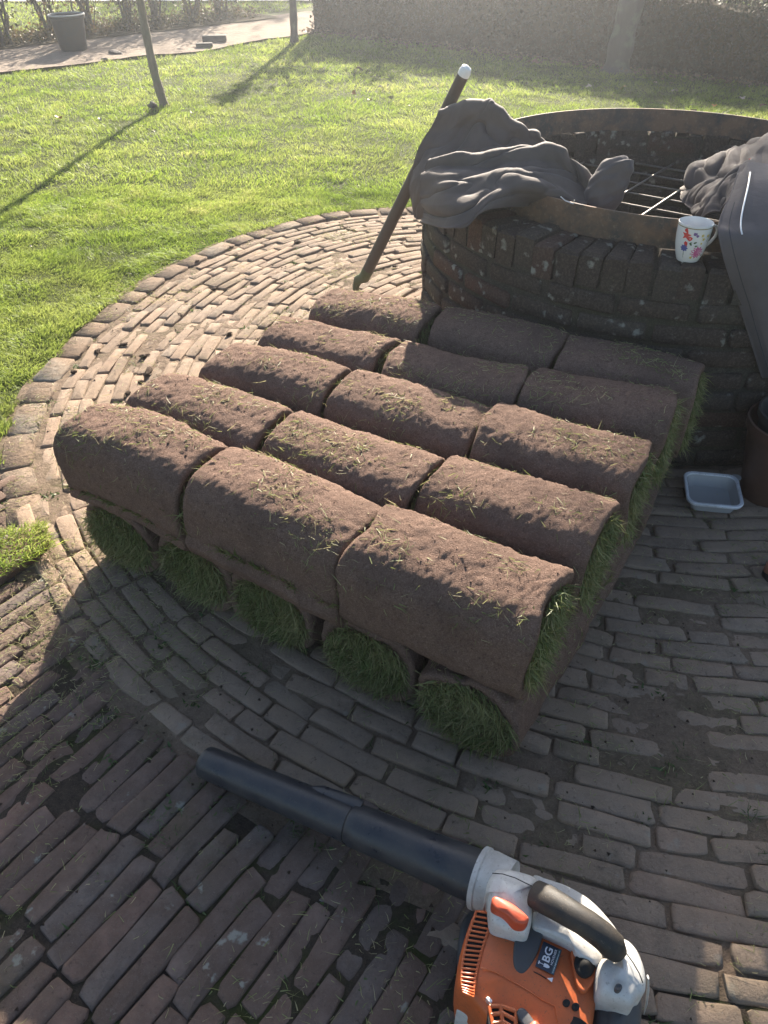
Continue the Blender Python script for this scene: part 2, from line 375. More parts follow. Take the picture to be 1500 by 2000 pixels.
def simple_variants(L, W, T, n, worn, seed):
    rs = np.random.default_rng(seed); out = []
    for k in range(n):
        hx, hy = L/2, W/2; c = worn*rs.uniform(.6, 1.6, 4); j = lambda s=.002: rs.normal()*s; loop = []
        for (sx, sy), cc in zip(((1, 1), (-1, 1), (-1, -1), (1, -1)), c):
            p1 = (sx*hx+j(), sy*(hy-cc)); p2 = (sx*(hx-cc*1.3), sy*hy+j())
            loop += [p1, p2] if sx*sy > 0 else [p2, p1]
        m = 8; v = [(x, y, -T) for x, y in loop]+[(x, y, -.005) for x, y in loop]+[(x*(1-.005/hx), y*(1-.005/hy), j(.0008)) for x, y in loop]
        f = [(r*m+i, r*m+(i+1) % m, (r+1)*m+(i+1) % m, (r+1)*m+i) for r in range(2) for i in range(m)]+[tuple(2*m+i for i in range(m))]
        out.append((np.array(v), f))
    return out
def tri_mesh(name, vf): return mesh(name, vf[0], vf[1])
def lay(places, variants, name, root, mat, mat_a, limit, infill):
    """places: list of (x,y,z,rz,tiltx,tilty,sx,sy,size). Largest in view become single parts, the rest one joined part"""
    places.sort(key=lambda p: -p[8])
    groups = {}
    ms = [tri_mesh(name, v) for v in variants]
    for m in ms:
        m.materials.append(mat); m.shade_smooth(); m.set_sharp_from_angle(angle=R(50))
    for p in places[:limit]:
        o = bpy.data.objects.new(name, random.choice(ms)); o.location = p[:3]; o.rotation_euler = (p[4], p[5], p[3]); o.scale = (p[6], p[7], 1)
        o.parent = root; COL.objects.link(o)
    V, F, T = [], [], []; n = 0
    for p in places[limit:]:
        v, f = random.choice(variants); c, s = math.cos(p[3]), math.sin(p[3])
        x, y = v[:, 0]*p[6], v[:, 1]*p[7]
        V.append(np.stack([p[0]+x*c-y*s, p[1]+x*s+y*c, p[2]+v[:, 2]+x*p[5]*-1+y*p[4]], 1)); F += [tuple(i+n for i in a) for a in f]; T += [random.random()]*1 and [random.random()]*0; 
        t = random.random(); T += [t]*len(f); n += len(v)
    if V:
        me = mesh(infill, np.concatenate(V), F); face_attr(me, 'tint', T)
        o = add(infill, me, mat_a, root, kind='stuff'); me.set_sharp_from_angle(angle=R(50))
def viewsize(x, y, hide):
    t = y*PC+CAMH*PS
    if t < .2: return 0
    px, py = proj(x, y, 0)
    vis = -60 < px < 1560 and -20 < py < 2080
    return (1/t**2*(y*PS*-1+CAMH*PC+.5) if vis else 0)*(0 if hide else 1)+(.0001 if vis else 0)
ROWU = Vector((.857, -.515, 0)); ROWV = Vector((.515, .857, 0)); ST0 = Vector((.324, 1.054, 0))   # stack frame: right end of the front row axis
def under_stack(x, y):
    d = Vector((x, y, 0))-ST0; a = d.dot(ROWU); b = d.dot(ROWV); return -1.2 < a < -.02 and -.05 < b < 1.05
COURSE = .0525
bed = polar_sheet('paving_bed', R(60), R(330), 640, lambda a: (0*a+.86, Rout(a)+.02), 200, lambda x, y, u: -.0060+.0052*fbm(np.stack([x, y, x*0], -1), 4.5, 3)+.0035*fbm(np.stack([x, y, x*0], -1), 38, 2), M_joint)
pav = bpy.data.objects.new('circular_paving', None); COL.objects.link(pav); pav['kind'] = 'structure'
variants = brick_variants(.2, .058, .05, 14, worn=.006, seed=3)
places = []
for k in range(-8, 40):
    off_r = .135+COURSE*(k-1.5); a = (R(88) if k > 1 else R(204) if k >= 0 else R(247))+random.random()*.1
    while a < R(302):
        r = Rout(a)-off_r
        if r < WR+.02: a += .05; continue
        L = random.choice([.205, .205, .212, .215, .19, .15, .105]); am = a+(L/2)/r; r = Rout(am)-off_r
        x = WC.x+r*math.cos(am); y = WC.y+r*math.sin(am)
        dr = (Rout(am+.02)-Rout(am-.02))/.04; rz = am+math.pi/2-math.atan2(dr, r)
        h = .0045*float(vnoise(np.array(x*3), np.array(y*3), np.array(0.)))+random.gauss(0, .0032)
        if not (r < WR+.03): places.append((x, y, h, rz+random.gauss(0, .028), random.gauss(0, .03), random.gauss(0, .012), (L-.003)/.2, random.uniform(.77, .88), viewsize(x, y, under_stack(x, y))))
        a += (L+random.uniform(.001, .008))/r
lay(places, variants, 'brick', pav, M_brick, M_brick_a, 300, 'brick_infill')
# edging course of larger blocks
ev = simple_variants(.18, .108, .06, 8, .012, 5); ems = [tri_mesh('edging_stone', v) for v in ev]
for m in ems: m.materials.append(M_edge); m.shade_smooth(); m.set_sharp_from_angle(angle=R(50))
a = R(95)
while a < R(206):
    r = Rout(a)-.062; L = random.uniform(.13, .22); am = a+L/2/r
    dr = (Rout(am+.02)-Rout(am-.02))/.04; r2 = Rout(am)-.062
    o = bpy.data.objects.new('edging_stone', random.choice(ems)); o.parent = pav; COL.objects.link(o)
    o.location = (WC.x+r2*math.cos(am), WC.y+r2*math.sin(am), random.uniform(-.001, .003)); o.rotation_euler = (random.gauss(0, .02), random.gauss(0, .02), am+math.pi/2-math.atan2(dr, r2)+random.gauss(0, .04))
    o.scale = ((L-.006)/.18, random.uniform(.9, 1.06), 1); a += L/r
# path leading away: bricks laid along 55 degrees
pth = bpy.data.objects.new('brick_path', None); COL.objects.link(pth); pth['kind'] = 'structure'
nb = [(-3.6, 2.02), (-1.31, 2.02)]
A = np.linspace(R(203), R(300), 240); inner = [(WC.x+(2.52)*math.cos(t), WC.y+2.52*math.sin(t)) for t in A]
outer = [(-3.6, 2.0), (-3.6, -1.5), (2.6, -1.5), (2.6, .9)]
NN = 170; U = np.linspace(0, 1, NN); V, F = [], []
for i, t in enumerate(A):
    ix, iy = inner[i]; rr = 3.4; ox, oy = WC.x+(2.5+rr)*math.cos(t), WC.y+(2.5+rr)*math.sin(t)
    for u in U: V.append((ix+(ox-ix)*u, iy+(oy-iy)*u, 0))
for i in range(len(A)-1):
    for j in range(NN-1): F.append((i*NN+j, i*NN+j+1, (i+1)*NN+j+1, (i+1)*NN+j))
V = np.array(V); V[:, 2] = -.0065+.005*fbm(V, 4.5, 3)+.0035*fbm(V, 38, 2)
add('path_bed', mesh('path_bed', V, F), M_joint2, kind='structure')
DA = R(54); du = Vector((math.cos(DA), math.sin(DA))); dn = Vector((-du.y, du.x)); places = []
PC0 = Vector((-.4, .6))
for j in range(-50, 62):
    s = -3.2+random.random()*.2; cn = j*.0495
    while s < 3.2:
        L = random.choice([.215, .225, .21, .235, .20, .22, .23, .14]); c = PC0+du*(s+L/2)+dn*(cn+.02*math.sin(s*1.7)); s += L+random.uniform(.002, .012)
        x, y = c; r = math.hypot(x-WC.x, y-WC.y); th = math.degrees(math.atan2(y-WC.y, x-WC.x)) % 360
        if r < (2.475 if th < 250 else 2.92) or r > 5.2 or not (204 < th < 292) or y < -1.0: continue
        h = .005*float(vnoise(np.array(x*3), np.array(y*3), np.array(4.)))+random.gauss(0, .002)
        places.append((x, y, h+(.001 if r > 2.55 and not 245 < th < 250 else -.004), DA+random.gauss(0, .022)+.04*math.cos(s*1.7), random.gauss(0, .022), random.gauss(0, .008), (L-.002)/.2, random.uniform(.76, .85), viewsize(x, y, False)))
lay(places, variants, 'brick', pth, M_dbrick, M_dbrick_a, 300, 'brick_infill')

# ------------------------------------------------------------------ the well
well = thing('brick_well', 'low round old brick well beside the stack of turf rolls', 'well', tuple(WC))
mb = MB(); mb.lathe([(.899, -.05), (.899, .655), (.715, .655), (.715, -.05)], 96); mb.build('mortar_core', M_mortar, well)
bv = simple_variants(.215, .058, .05, 8, .006, 11)   # used lying or standing: local x length, y height, z outward
wm = [tri_mesh('brick', v) for v in bv]
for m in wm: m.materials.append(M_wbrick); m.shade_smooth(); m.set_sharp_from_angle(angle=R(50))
def wall_brick(a, z, L, hgt, rad, name='brick'):
    o = bpy.data.objects.new(name, random.choice(wm)); o.parent = well; COL.objects.link(o)
    X = Vector((-math.sin(a), math.cos(a), 0)); Y = Vector((0, 0, 1)); Z = Vector((math.cos(a), math.sin(a), 0))
    Mx = Matrix(((X.x, Y.x, Z.x, Z.x*rad), (X.y, Y.y, Z.y, Z.y*rad), (X.z, Y.z, Z.z, z), (0, 0, 0, 1)))
    Mx = Mx @ Matrix.Rotation(random.gauss(0, .015), 4, 'Z') @ Matrix.Diagonal((L/.215, hgt/.058, 1, 1)); o.matrix_local = Mx
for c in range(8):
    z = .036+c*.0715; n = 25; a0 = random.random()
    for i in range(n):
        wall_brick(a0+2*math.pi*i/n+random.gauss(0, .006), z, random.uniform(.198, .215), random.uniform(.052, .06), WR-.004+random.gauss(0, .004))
# upright rowlock course on top: solid worn bricks running through the wall
rv = []
for k in range(7):
    rs = np.random.default_rng(40+k); j = lambda s=.003: rs.normal()*s
    hx, hy, hz = .1, .0335, .05; cpt = .009
    v = []
    for z, ins in ((-hz, 0), (hz-cpt, 0), (hz, cpt)):
        for sx, sy in ((1, 1), (-1, 1), (-1, -1), (1, -1)): v.append((sx*(hx-ins)+j(), sy*(hy-ins*.8)*(1 if sx > 0 else .8)+j(.0015), z+j(.0015)))
    f = [(r*4+i, r*4+(i+1) % 4, (r+1)*4+(i+1) % 4, (r+1)*4+i) for r in range(2) for i in range(4)]+[(8, 9, 10, 11)]
    m = mesh('rowlock_brick', v, f); m.materials.append(M_wbrick); bv_ = None; rv.append(m)
n = 78
for i in range(n):
    a = 2*math.pi*i/n+random.gauss(0, .004); o = bpy.data.objects.new('rowlock_brick', random.choice(rv)); o.parent = well; COL.objects.link(o)
    rr = .807+random.gauss(0, .004); o.location = (rr*math.cos(a), rr*math.sin(a), .625+random.gauss(0, .004)); o.rotation_euler = (random.gauss(0, .02), random.gauss(0, .012), a)
# inner face bricks, joined
V, F, T = [], [], []; k = 0
for c in range(9):
    n = 20
    for i in range(n):
        a = 2*math.pi*(i+.5*(c % 2))/n+random.gauss(0, .008); v, f = random.choice(bv); z = .62-c*.0715; rad = .702+random.gauss(0, .004)
        X = np.array((-math.sin(a), math.cos(a), 0)); Zv = np.array((-math.cos(a), -math.sin(a), 0))
        P = X*v[:, :1]*.96+np.array((0, 0, 1.))*v[:, 1:2]*1.0+Zv*v[:, 2:]+np.array((math.cos(a)*rad, math.sin(a)*rad, z))
        V.append(P); F += [tuple(q+k for q in reversed(a_)) for a_ in f]; t = random.random(); T += [t]*len(f); k += len(v)
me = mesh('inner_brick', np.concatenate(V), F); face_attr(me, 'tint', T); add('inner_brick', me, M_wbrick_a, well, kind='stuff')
mb = MB(); mb.lathe([(.72, .10), (.3, .085), (.001, .08)], 48); mb.build('silt', M_litter, well)

M_rust = None
def rust_mat():
    m, nt, b = newmat('rusty_steel'); P = wpos(nt); n = noise(nt, 9, 8, .7, P); n2 = noise(nt, 90, 5, .7, P)
    c = mix(nt, ramp(nt, n.outputs[0], [(.42, 0.0), (.58, 1.0)]).outputs[0], (.075, .065, .058), (.20, .12, .075))
    c = mix(nt, ramp(nt, n2.outputs[0], [(.55, 0.0), (.72, .7)]).outputs[0], c, (.30, .22, .15))
    nt.links.new(c, b.inputs['Base Color']); b.inputs['Roughness'].default_value = .75; b.inputs['Metallic'].default_value = .25
    bump(nt, b, n2.outputs[0], .4, .002); return m
M_rust = rust_mat()
RC = (1.06, 2.975)
mb = MB(); prof = [(.742, .672), (.746, .755), (.744, .760), (.738, .760), (.736, .755), (.732, .672)]
mb.lathe(prof, 128, closed=True)
ring = mb.build('steel_ring', M_rust, None, (RC[0], RC[1], 0)); tag(ring, 'rusty round steel band lying on top of the brick well', 'ring')
# rebar grid inside
M_bar = simple('galvanised_bar', (.22, .20, .18), .5, .6, .4)
grid = thing('rebar_grid', 'steel bar grid lying across the inside of the round well', 'grid', (1.06, 3.0, .54))
def bar(ang, offs, zz, ribs):
    d = Vector((math.cos(ang), math.sin(ang), 0)); n_ = Vector((-d.y, d.x, 0)); hl = math.sqrt(max(.695**2-offs**2, 0))
    if hl < .1: return
    k = int(hl*2/.008) if ribs else 10; pts = [n_*offs+d*(-hl+2*hl*i/k)+Vector((0, 0, zz)) for i in range(k+1)]
    MB().tube(pts, [(.0045 if i % 2 else .0036) if ribs else .0042 for i in range(k+1)], 6).build('bar', M_bar, grid, sharp=80)
for i in range(-4, 5): bar(R(-35), i*.145+.03, 0, True)
for i in range(-3, 4): bar(R(53), i*.165+.04, .0085, False)

# ------------------------------------------------------------------ turf rolls
clipV, clipF, clipT = [], [], []; clipN = 0
def add_clip(v, f, t):
    global clipN
    clipV.append(v); clipF.append(f+clipN); clipT.append(t); clipN += len(v)
def roll_geo(Lr, rx, rz, seed, ns, na, seam, lumps=1.0, sag=0):
    """body along local x, centre at origin; returns grid of points and outer mesh incl. rolled ends"""
    s = np.linspace(-Lr/2, Lr/2, ns); th = np.linspace(0, 2*np.pi, na, endpoint=False)
    Sg, Tg = np.meshgrid(s, th, indexing='ij'); ph = (Tg-seam) % (2*np.pi)
    spiral = .014*(1-ph/(2*np.pi))*np.clip(ph/.1, 0, 1)
    edge = np.clip((Lr/2-np.abs(Sg))/.014, 0, 1); rnd = (np.sqrt(1-(1-edge)**2)-1)*(.006+.004*vnoise(Tg*2.5+seed, Sg*0, Sg*0+seed))
    cx, cz = np.cos(Tg), np.sin(Tg)
    # flattened below, slightly boxy
    p4 = (np.abs(cx)**3.1+np.abs(cz)**3.1)**(-1/3.1)
    r_x = (rx-.008+spiral+rnd)*p4; r_z = (rz-.008+spiral+rnd)*p4
    X, Y, Z = Sg.copy(), r_x*cx, r_z*cz
    P = np.stack([X, Y, Z], -1)+seed*3.7
    big = fbm(P, 6, 2); med = fbm(P, 26, 3); fine = fbm(P, 105, 2)
    d = .005*big+lumps*(.0022*med+.0030*np.maximum(fine, -.3)*np.clip(cz+.6, .15, 1))
    Y = Y+cx*d; Z = Z+cz*d
    X = X+.010*vnoise(Tg*1.2+seed, Tg*0+seed, Sg*0)*np.sign(Sg)*np.clip(np.abs(Sg)/(Lr/2), 0, 1)**3
    Z = Z+sag*(np.cos(Sg/Lr*np.pi)-.6)*.02+.006*np.sin(Sg*9+seed); Y = Y+.008*np.sin(Sg*7+seed*2)
    return X, Y, Z
def make_roll(name, label, group, loc, rz_, Lr, rx, rzz, seed, hi, seam, grass_ends, sag=0):
    root = thing('turf_roll', label, 'turf roll', loc, (0, 0, rz_), group)
    ns, na = (90, 112) if hi else (16, 36)
    X, Y, Z = roll_geo(Lr, rx, rzz, seed, ns, na, seam, 1.0 if hi else .6, sag)
    V = np.stack([X, Y, Z], -1).reshape(-1, 3); idx = np.arange(ns*na).reshape(ns, na); i2 = np.roll(idx, -1, 1)
    F = np.stack([idx[:-1], idx[1:], i2[1:], i2[:-1]], -1).reshape(-1, 4)
    nv = len(V); extra = []; EF = []
    for e, row in ((0, 0), (1, ns-1)):      # recessed end: rim turned in, then a flat of soil
        ring0 = V[idx[row]]; c = ring0.mean(0); sg = -1 if e == 0 else 1
        prev = idx[row]
        for f_, dx in ((.9, .001), (.85, -.006), (.4, -.010), (.02, -.004)):
            rg = c+(ring0-c)*[1, f_, f_]; rg[:, 0] = c[0]+sg*dx+(ring0[:, 0]-c[0])*f_; cur = nv+len(extra)+np.arange(na); extra += list(rg)
            q = np.stack([prev, cur, np.roll(cur, -1), np.roll(prev, -1)], -1); EF.append(q if e == 1 else q[:, ::-1]); prev = cur
        # order chosen so that normals face outwards
    F = F[:, ::-1]; EF = [q[:, ::-1] for q in EF]
    me = mesh_np('soil_back', np.concatenate([V, np.array(extra)]), np.concatenate([F]+EF))
    add('soil_back', me, M_turfsoil, root)
    # grass on the ends and along the seam
    gp, gd, gb, gl = [], [], [], []
    for e in (0, 1):
        n = grass_ends[e]
        if not n: continue
        sg = -1 if e == 0 else 1
        q = rng.uniform(0, 2*np.pi, n); rad = np.sqrt(rng.uniform(0, 1, n))*.9
        c = np.array([X[0 if e == 0 else -1].mean(), Y[0 if e == 0 else -1].mean(), Z[0 if e == 0 else -1].mean()])
        p = np.stack([c[0]+sg*rng.uniform(-.008, .006, n), c[1]+np.cos(q)*rad*rx*.97, c[2]+np.sin(q)*rad*rzz*.97], 1)
        d = np.stack([sg*rng.uniform(.18, .62, n), rng.normal(size=n)*.7-np.sin(q)*.5, rng.normal(size=n)*.6+np.cos(q)*.4-.15], 1)
        b = rng.normal(size=(n, 3))*.35; b[:, 2] -= .35; gp.append(p); gd.append(d); gb.append(b); gl.append(rng.uniform(.014, .042, n))
    if hi:
        n = 420; j = rng.integers(0, ns, n); k = int(((seam) % (2*np.pi))/(2*np.pi)*na) % na
        p = V[idx[j, (k-rng.integers(0, 2, n)) % na]]; keep = rng.random(n) < np.clip(.15+1.2*vnoise(j*.12, j*0.+seed, j*0.), 0, 1); p = p[keep]; n = len(p)
        out = p*[0, 1, 1]; out /= np.linalg.norm(out, axis=1, keepdims=True)
        tang = np.cross(np.tile([1., 0, 0], (n, 1)), out)*-1
        gp.append(p); gd.append(tang*1.0+out*.35+rng.normal(size=(n, 3))*.35); gb.append(rng.normal(size=(n, 3))*.25); gl.append(rng.uniform(.01, .028, n))
    if gp:
        p, d, b, l = map(np.concatenate, (gp, gd, gb, gl)); v, f = blades(p, d, l, rng.uniform(.0014, .0032, len(p)), b)
        me = mesh_np('grass', v, f); t = rng.random(len(p)); face_attr(me, 'tint', np.repeat(t, 3)); add('grass', me, M_turfgrass, root, kind='stuff', smooth=False)
    if hi:      # loose clippings lying on the upper side
        n = 850; th = np.clip(rng.normal(np.pi/2+.15, .62, n), -.3, np.pi+.3); si = rng.uniform(-Lr/2+.01, Lr/2-.01, n)
        dens = vnoise(si*9+seed*3, th*2.2, si*0+seed); keep = rng.random(n) < np.clip(.28+1.3*dens, .05, 1); th, si = th[keep], si[keep]; n = len(th)
        ii = np.clip(((si+Lr/2)/Lr*(ns-1)).astype(int), 0, ns-1); kk = (th/(2*np.pi)*na).astype(int) % na
        p = V[idx[ii, kk]]; out = p*[0, 1, 1]; out /= np.linalg.norm(out, axis=1, keepdims=True); p = p+out*.0025
        d = rng.normal(size=(n, 3)); d -= out*(d*out).sum(1, keepdims=True)*.93; b = rng.normal(size=(n, 3))*.25
        v, f = blades(p, d, rng.uniform(.008, .034, n), rng.uniform(.001, .0022, n), b)
        c, s = math.cos(rz_), math.sin(rz_); v = np.stack([v[:, 0]*c-v[:, 1]*s+loc[0], v[:, 0]*s+v[:, 1]*c+loc[1], v[:, 2]+loc[2]], 1)
        add_clip(v, f, np.repeat(np.clip(rng.normal(.5, .28, n), 0, 1), 3))
        n = 380; th = np.clip(rng.normal(np.pi/2+.2, .6, n), .1, np.pi); si = rng.uniform(-Lr/2+.012, Lr/2-.012, n); ii = ((si+Lr/2)/Lr*(ns-1)).astype(int); kk = (th/(2*np.pi)*na).astype(int) % na
        p = V[idx[ii, kk]]+np.stack([rng.normal(size=n)*.002, 0*si, 0*si], 1); q = rng.normal(size=(n, 4, 3)); q /= np.linalg.norm(q, axis=2, keepdims=True); v = p[:, None]+q*(rng.gamma(2.2, .0005, n)+.0005)[:, None, None]
        b = (np.arange(n)*4)[:, None]; f = np.concatenate([b+[0, 1, 2], b+[0, 2, 3], b+[0, 3, 1], b+[1, 3, 2]], 1).reshape(-1, 3); add('soil_crumbs', mesh_np('soil_crumbs', v.reshape(-1, 3), f), M_turfsoil, root, kind='stuff', smooth=False)
    return root
ends_l = [Vector(p) for p in ((-.79, 1.707, 0), (-.635, 1.86, 0), (-.488, 2.04, 0), (-.342, 2.222, 0), (-.205, 2.425, 0))]
ends_r = [Vector(p) for p in ((.330, 1.050, 0), (.468, 1.245, 0), (.615, 1.484, 0), (.753, 1.72, 0), (.89, 1.925, 0))]
rowname = ['the front row', 'the second row from the front', 'the middle row', 'the fourth row from the front', 'the back row, against the well']
colname = ['left', 'middle', 'right']
seams = {(0, 1): -.30}
for i, (a, b) in enumerate(zip(ends_l, ends_r)):
    tot = (b-a).length; dirv = (b-a)/tot; rz_ = math.atan2(dirv.y, dirv.x)
    gaps = (.030, .012) if i == 0 else (.02, .010); Ls = (tot-sum(gaps))/3; s = 0
    for j in range(3):
        L_ = Ls+(.012 if j == 1 else -.006); c = a+dirv*(s+L_/2)+Vector((-dirv.y, dirv.x, 0))*random.gauss(0, .008)
        s += L_+(gaps[j] if j < 2 else 0)
        look = ('topmost layer turf roll at the %s end of %s' if j != 1 else 'topmost layer turf roll in the %s of %s') % (colname[j], rowname[i])
        z = .342+random.gauss(0, .004)
        # seam angle: measured from +Y(local) over the top; -Y local faces the camera side
        seam = seams.get((i, j), random.uniform(-2.6, -1.2)); seam = math.pi-seam if (i, j) in seams else seam
        make_roll('turf_roll', look, 'turf rolls in the top layer of the stack', (c.x, c.y, z), rz_+random.gauss(0, .015), L_, .124+random.gauss(0, .003), .121+random.gauss(0, .002), i*3+j+1, True, seam, (700 if j else 250, 900 if j < 2 else 2200), sag=random.uniform(-.4, .6))
fr = [Vector(p) for p in ((-.735, 1.604, 0), (-.492, 1.455, 0), (-.268, 1.315, 0), (-.040, 1.17, 0), (.178, 1.01, 0))]
order = ['leftmost', 'second from the left', 'third from the left', 'fourth from the left', 'rightmost']
for i, c0 in enumerate(fr):
    for k in range(3):
        c = c0+ROWV*(.20+k*.415); vis = k == 0 or i == 4
        lab = ('bottom layer turf roll showing a green grassy end, %s of the five' % order[i]) if k == 0 else ('turf roll in the %s of the bottom layer along its right side' % ('middle' if k == 1 else 'far corner') if i == 4 else 'turf roll buried inside the bottom layer of the stack')
        make_roll('turf_roll', lab, 'turf rolls in the bottom layer of the stack', (c.x, c.y, .112), math.atan2(ROWV.y, ROWV.x)+random.gauss(0, .02), .40, .127, .109, 30+i*3+k, k == 0 or i == 4, random.uniform(0, 6), (2600 if k == 0 else 0, 0 if k < 2 else 300))

# clippings and crumbs on the paving
n = 260000
x = rng.uniform(-1.7, 1.7, n); y = rng.uniform(.3, 4.9, n)
dn_ = vnoise(x*4, y*4, x*0)+.6*vnoise(x*14, y*14, x*0+2); near = np.exp(-((x+.75)**2+(y-1.45)**2)/.12)+.35*np.exp(-((x-.3)**2+(y-.8)**2)/.2)
r = np.hypot(x-WC.x, y-WC.y); keep = (rng.random(n) < np.clip(-.06+.36*dn_+.95*near, .012, 1)*np.where(y < 1.0, .55, 1.0)) & (r > .93) & ((r < 2.5) | (y < 1.9))
x, y = x[keep], y[keep]; n = len(x)
p = np.stack([x, y, np.full(n, .0085)], 1); d = rng.normal(size=(n, 3)); d[:, 2] = np.abs(d[:, 2])*.12; b = rng.normal(size=(n, 3))*.35; b[:, 2] = np.abs(b[:, 2])*.12
v, f = blades(p, d, rng.uniform(.006, .026, n), rng.uniform(.001, .0022, n), b); add_clip(v, f, np.repeat(rng.random(n), 3))
me = mesh_np('grass_clippings', np.concatenate(clipV), np.concatenate(clipF)); face_attr(me, 'tint', np.concatenate(clipT)); add('grass_clippings', me, M_clip, kind='stuff', smooth=False)
# weeds and grass tufts in the joints
n = 420; pos = []
while len(pos) < n:
    x, y = random.uniform(-1.6, 1.5), random.uniform(.35, 4.6); r = math.hypot(x-WC.x, y-WC.y)
    if r < .96 or (r > 2.5 and y > 1.9) or under_stack(x, y): continue
    wgt = .25+.75*math.exp(-((x+.45)**2+(y-.75)**2)/.35)+.3*(x < -.9 and y < 2.2)
    if random.random() < wgt: pos.append((x, y, random.choice([6, 10, 16])))
P_, D_, B_, L_, W_ = [], [], [], [], []
for x, y, m in pos:
    q = rng.normal(size=(m, 2))*.011; P_.append(np.column_stack([x+q[:, 0], y+q[:, 1], np.full(m, -.006)]))
    dd = rng.normal(size=(m, 3))*.7; dd[:, 2] = 1; D_.append(dd); bb = rng.normal(size=(m, 3))*.5; bb[:, 2] = -.3; B_.append(bb)
    rd = random.random() < .5; L_.append(rng.uniform(.008, .02, m) if rd else rng.uniform(.015, .04, m)); W_.append(rng.uniform(.004, .008, m) if rd else rng.uniform(.0012, .0025, m))
v, f = blades(*map(np.concatenate, (P_, D_, L_, W_, B_))); me = mesh_np('joint_weeds', v, f); face_attr(me, 'tint', np.repeat(rng.random(len(v)//5), 3)); add('joint_weeds', me, M_weed, kind='stuff', smooth=False)
# fine soil crumbs
n = 2600; x = rng.uniform(-1.7, 1.5, n); y = rng.uniform(.4, 4.7, n); r = np.hypot(x-WC.x, y-WC.y)
keep = (r > .95) & ((r < 2.4) | (y < 1.9)) & (rng.random(n) < np.clip(.45+vnoise(x*3, y*3, x*0+8), .05, 1)); x, y = x[keep], y[keep]; n = len(x)
tet = np.array([(1, 0, 0), (-.5, .8, 0), (-.5, -.8, 0), (0, 0, .9), (.3, .4, .5)]); sc = rng.uniform(.0015, .006, n)[:, None, None]; an = rng.uniform(0, 6.28, n)
c, s = np.cos(an)[:, None], np.sin(an)[:, None]
v = np.stack([tet[None, :, 0]*c-tet[None, :, 1]*s, tet[None, :, 0]*s+tet[None, :, 1]*c, np.repeat(tet[None, :, 2], n, 0)], -1)*sc+np.stack([x, y, np.full(n, .0)], 1)[:, None, :]
b = (np.arange(n)*5)[:, None]; f = np.concatenate([b+[0, 4, 3], b+[4, 1, 3], b+[1, 2, 3], b+[2, 0, 3], b+[0, 1, 4]], 1).reshape(-1, 3)
add('soil_crumbs', mesh_np('soil_crumbs', v.reshape(-1, 3), f), M_clod, kind='stuff', smooth=False)
# larger clods dropped on the sunlit paving
def blob(r, seed, sq=.6, n=12, amp=.35):
    V = []
    for i in range(n+1):
        t = math.pi*i/n
        for j in range(n*2):
            q = math.pi*j/n; V.append((math.sin(t)*math.cos(q), math.sin(t)*math.sin(q), math.cos(t)))
    V = np.array(V); k = 1+amp*fbm(V+seed*5.1, 1.8, 3); V = V*k[:, None]*[r, r, r*sq]; m = n*2
    F = [(i*m+j, (i+1)*m+j, (i+1)*m+(j+1) % m, i*m+(j+1) % m) for i in range(n) for j in range(m)]
    return V, F
clods = [(418, 567, 9), (447, 655, 8), (352, 617, 6), (580, 475, 10), (385, 512, 6), (463, 500, 6), (452, 484, 6), (282, 697, 9), (290, 728, 9), (275, 748, 7), (240, 675, 8), (190, 688, 7), (145, 728, 8), (325, 743, 5), (250, 770, 6), (785, 590, 6), (772, 522, 6)]
for q, (px, py, s) in enumerate(clods):
    p = H(px, py, .0); V, F = blob(s*.0015, q, .4, 12, .6); V = V*[1+.5*(q % 3), .9, 1]; o = add('soil_clod', mesh('soil_clod', V, F), M_clod, None, (p.x, p.y, .006)); o.rotation_euler[2] = q
    size = 'large' if s > 8 else 'small' if s < 7 else 'medium'; where = 'near the lawn edging' if py < 520 or px < 200 else 'beside the leaning tool' if px > 600 else 'among the middle courses' if py < 690 else 'close behind the front turf rolls'
    tag(o, '%s dark soil clod on sunlit paving, %s' % (size, where), 'soil clod', 'dark soil clods on the sunlit paving')

# strip of turf lying at the left edge
tp = thing('turf_piece', 'torn piece of green turf lying on the brick paving left of the rolls', 'turf', (H(5, 1100, 0).x-.03, H(5, 1100, 0).y, .0), (0, 0, R(35)))
out = [(-.19, -.10), (0, -.11), (.12, -.06), (.17, .0), (.155, .05), (.06, .055), (-.05, .09), (-.2, .11)]
mb = MB(); k = len(out); mb.raw([(x, y, .002) for x, y in out]+[(x*1.01, y*1.01, .02) for x, y in out]+[(x*.9, y*.9, .03) for x, y in out]+[(0, 0, .032)], [(r_*k+i, r_*k+(i+1) % k, (r_+1)*k+(i+1) % k, (r_+1)*k+i) for r_ in range(2) for i in range(k)]+[(2*k+i, 2*k+(i+1) % k, 3*k) for i in range(k)])
mb.build('soil_layer', M_turfsoil, tp)
n = 3600; x = rng.uniform(-.2, .17, n); y = rng.uniform(-.11, .11, n); ok = (np.abs(y) < .105-.25*np.maximum(x, 0)-.0); x, y = x[ok], y[ok]; n = len(x)
d = rng.normal(size=(n, 3))*.5; d[:, 2] = 1; d[:, 0] += x*3; d[:, 1] += y*4; b = rng.normal(size=(n, 3))*.4; b[:, 2] = -.3
v, f = blades(np.stack([x, y, np.full(n, .024)], 1), d, rng.uniform(.02, .045, n), rng.uniform(.0015, .003, n), b)
me = mesh_np('grass', v, f); face_attr(me, 'tint', np.repeat(np.clip(.45+x*2+rng.normal(size=n)*.2, 0, 1), 3)); add('grass', me, M_grass, tp, kind='stuff', smooth=False)

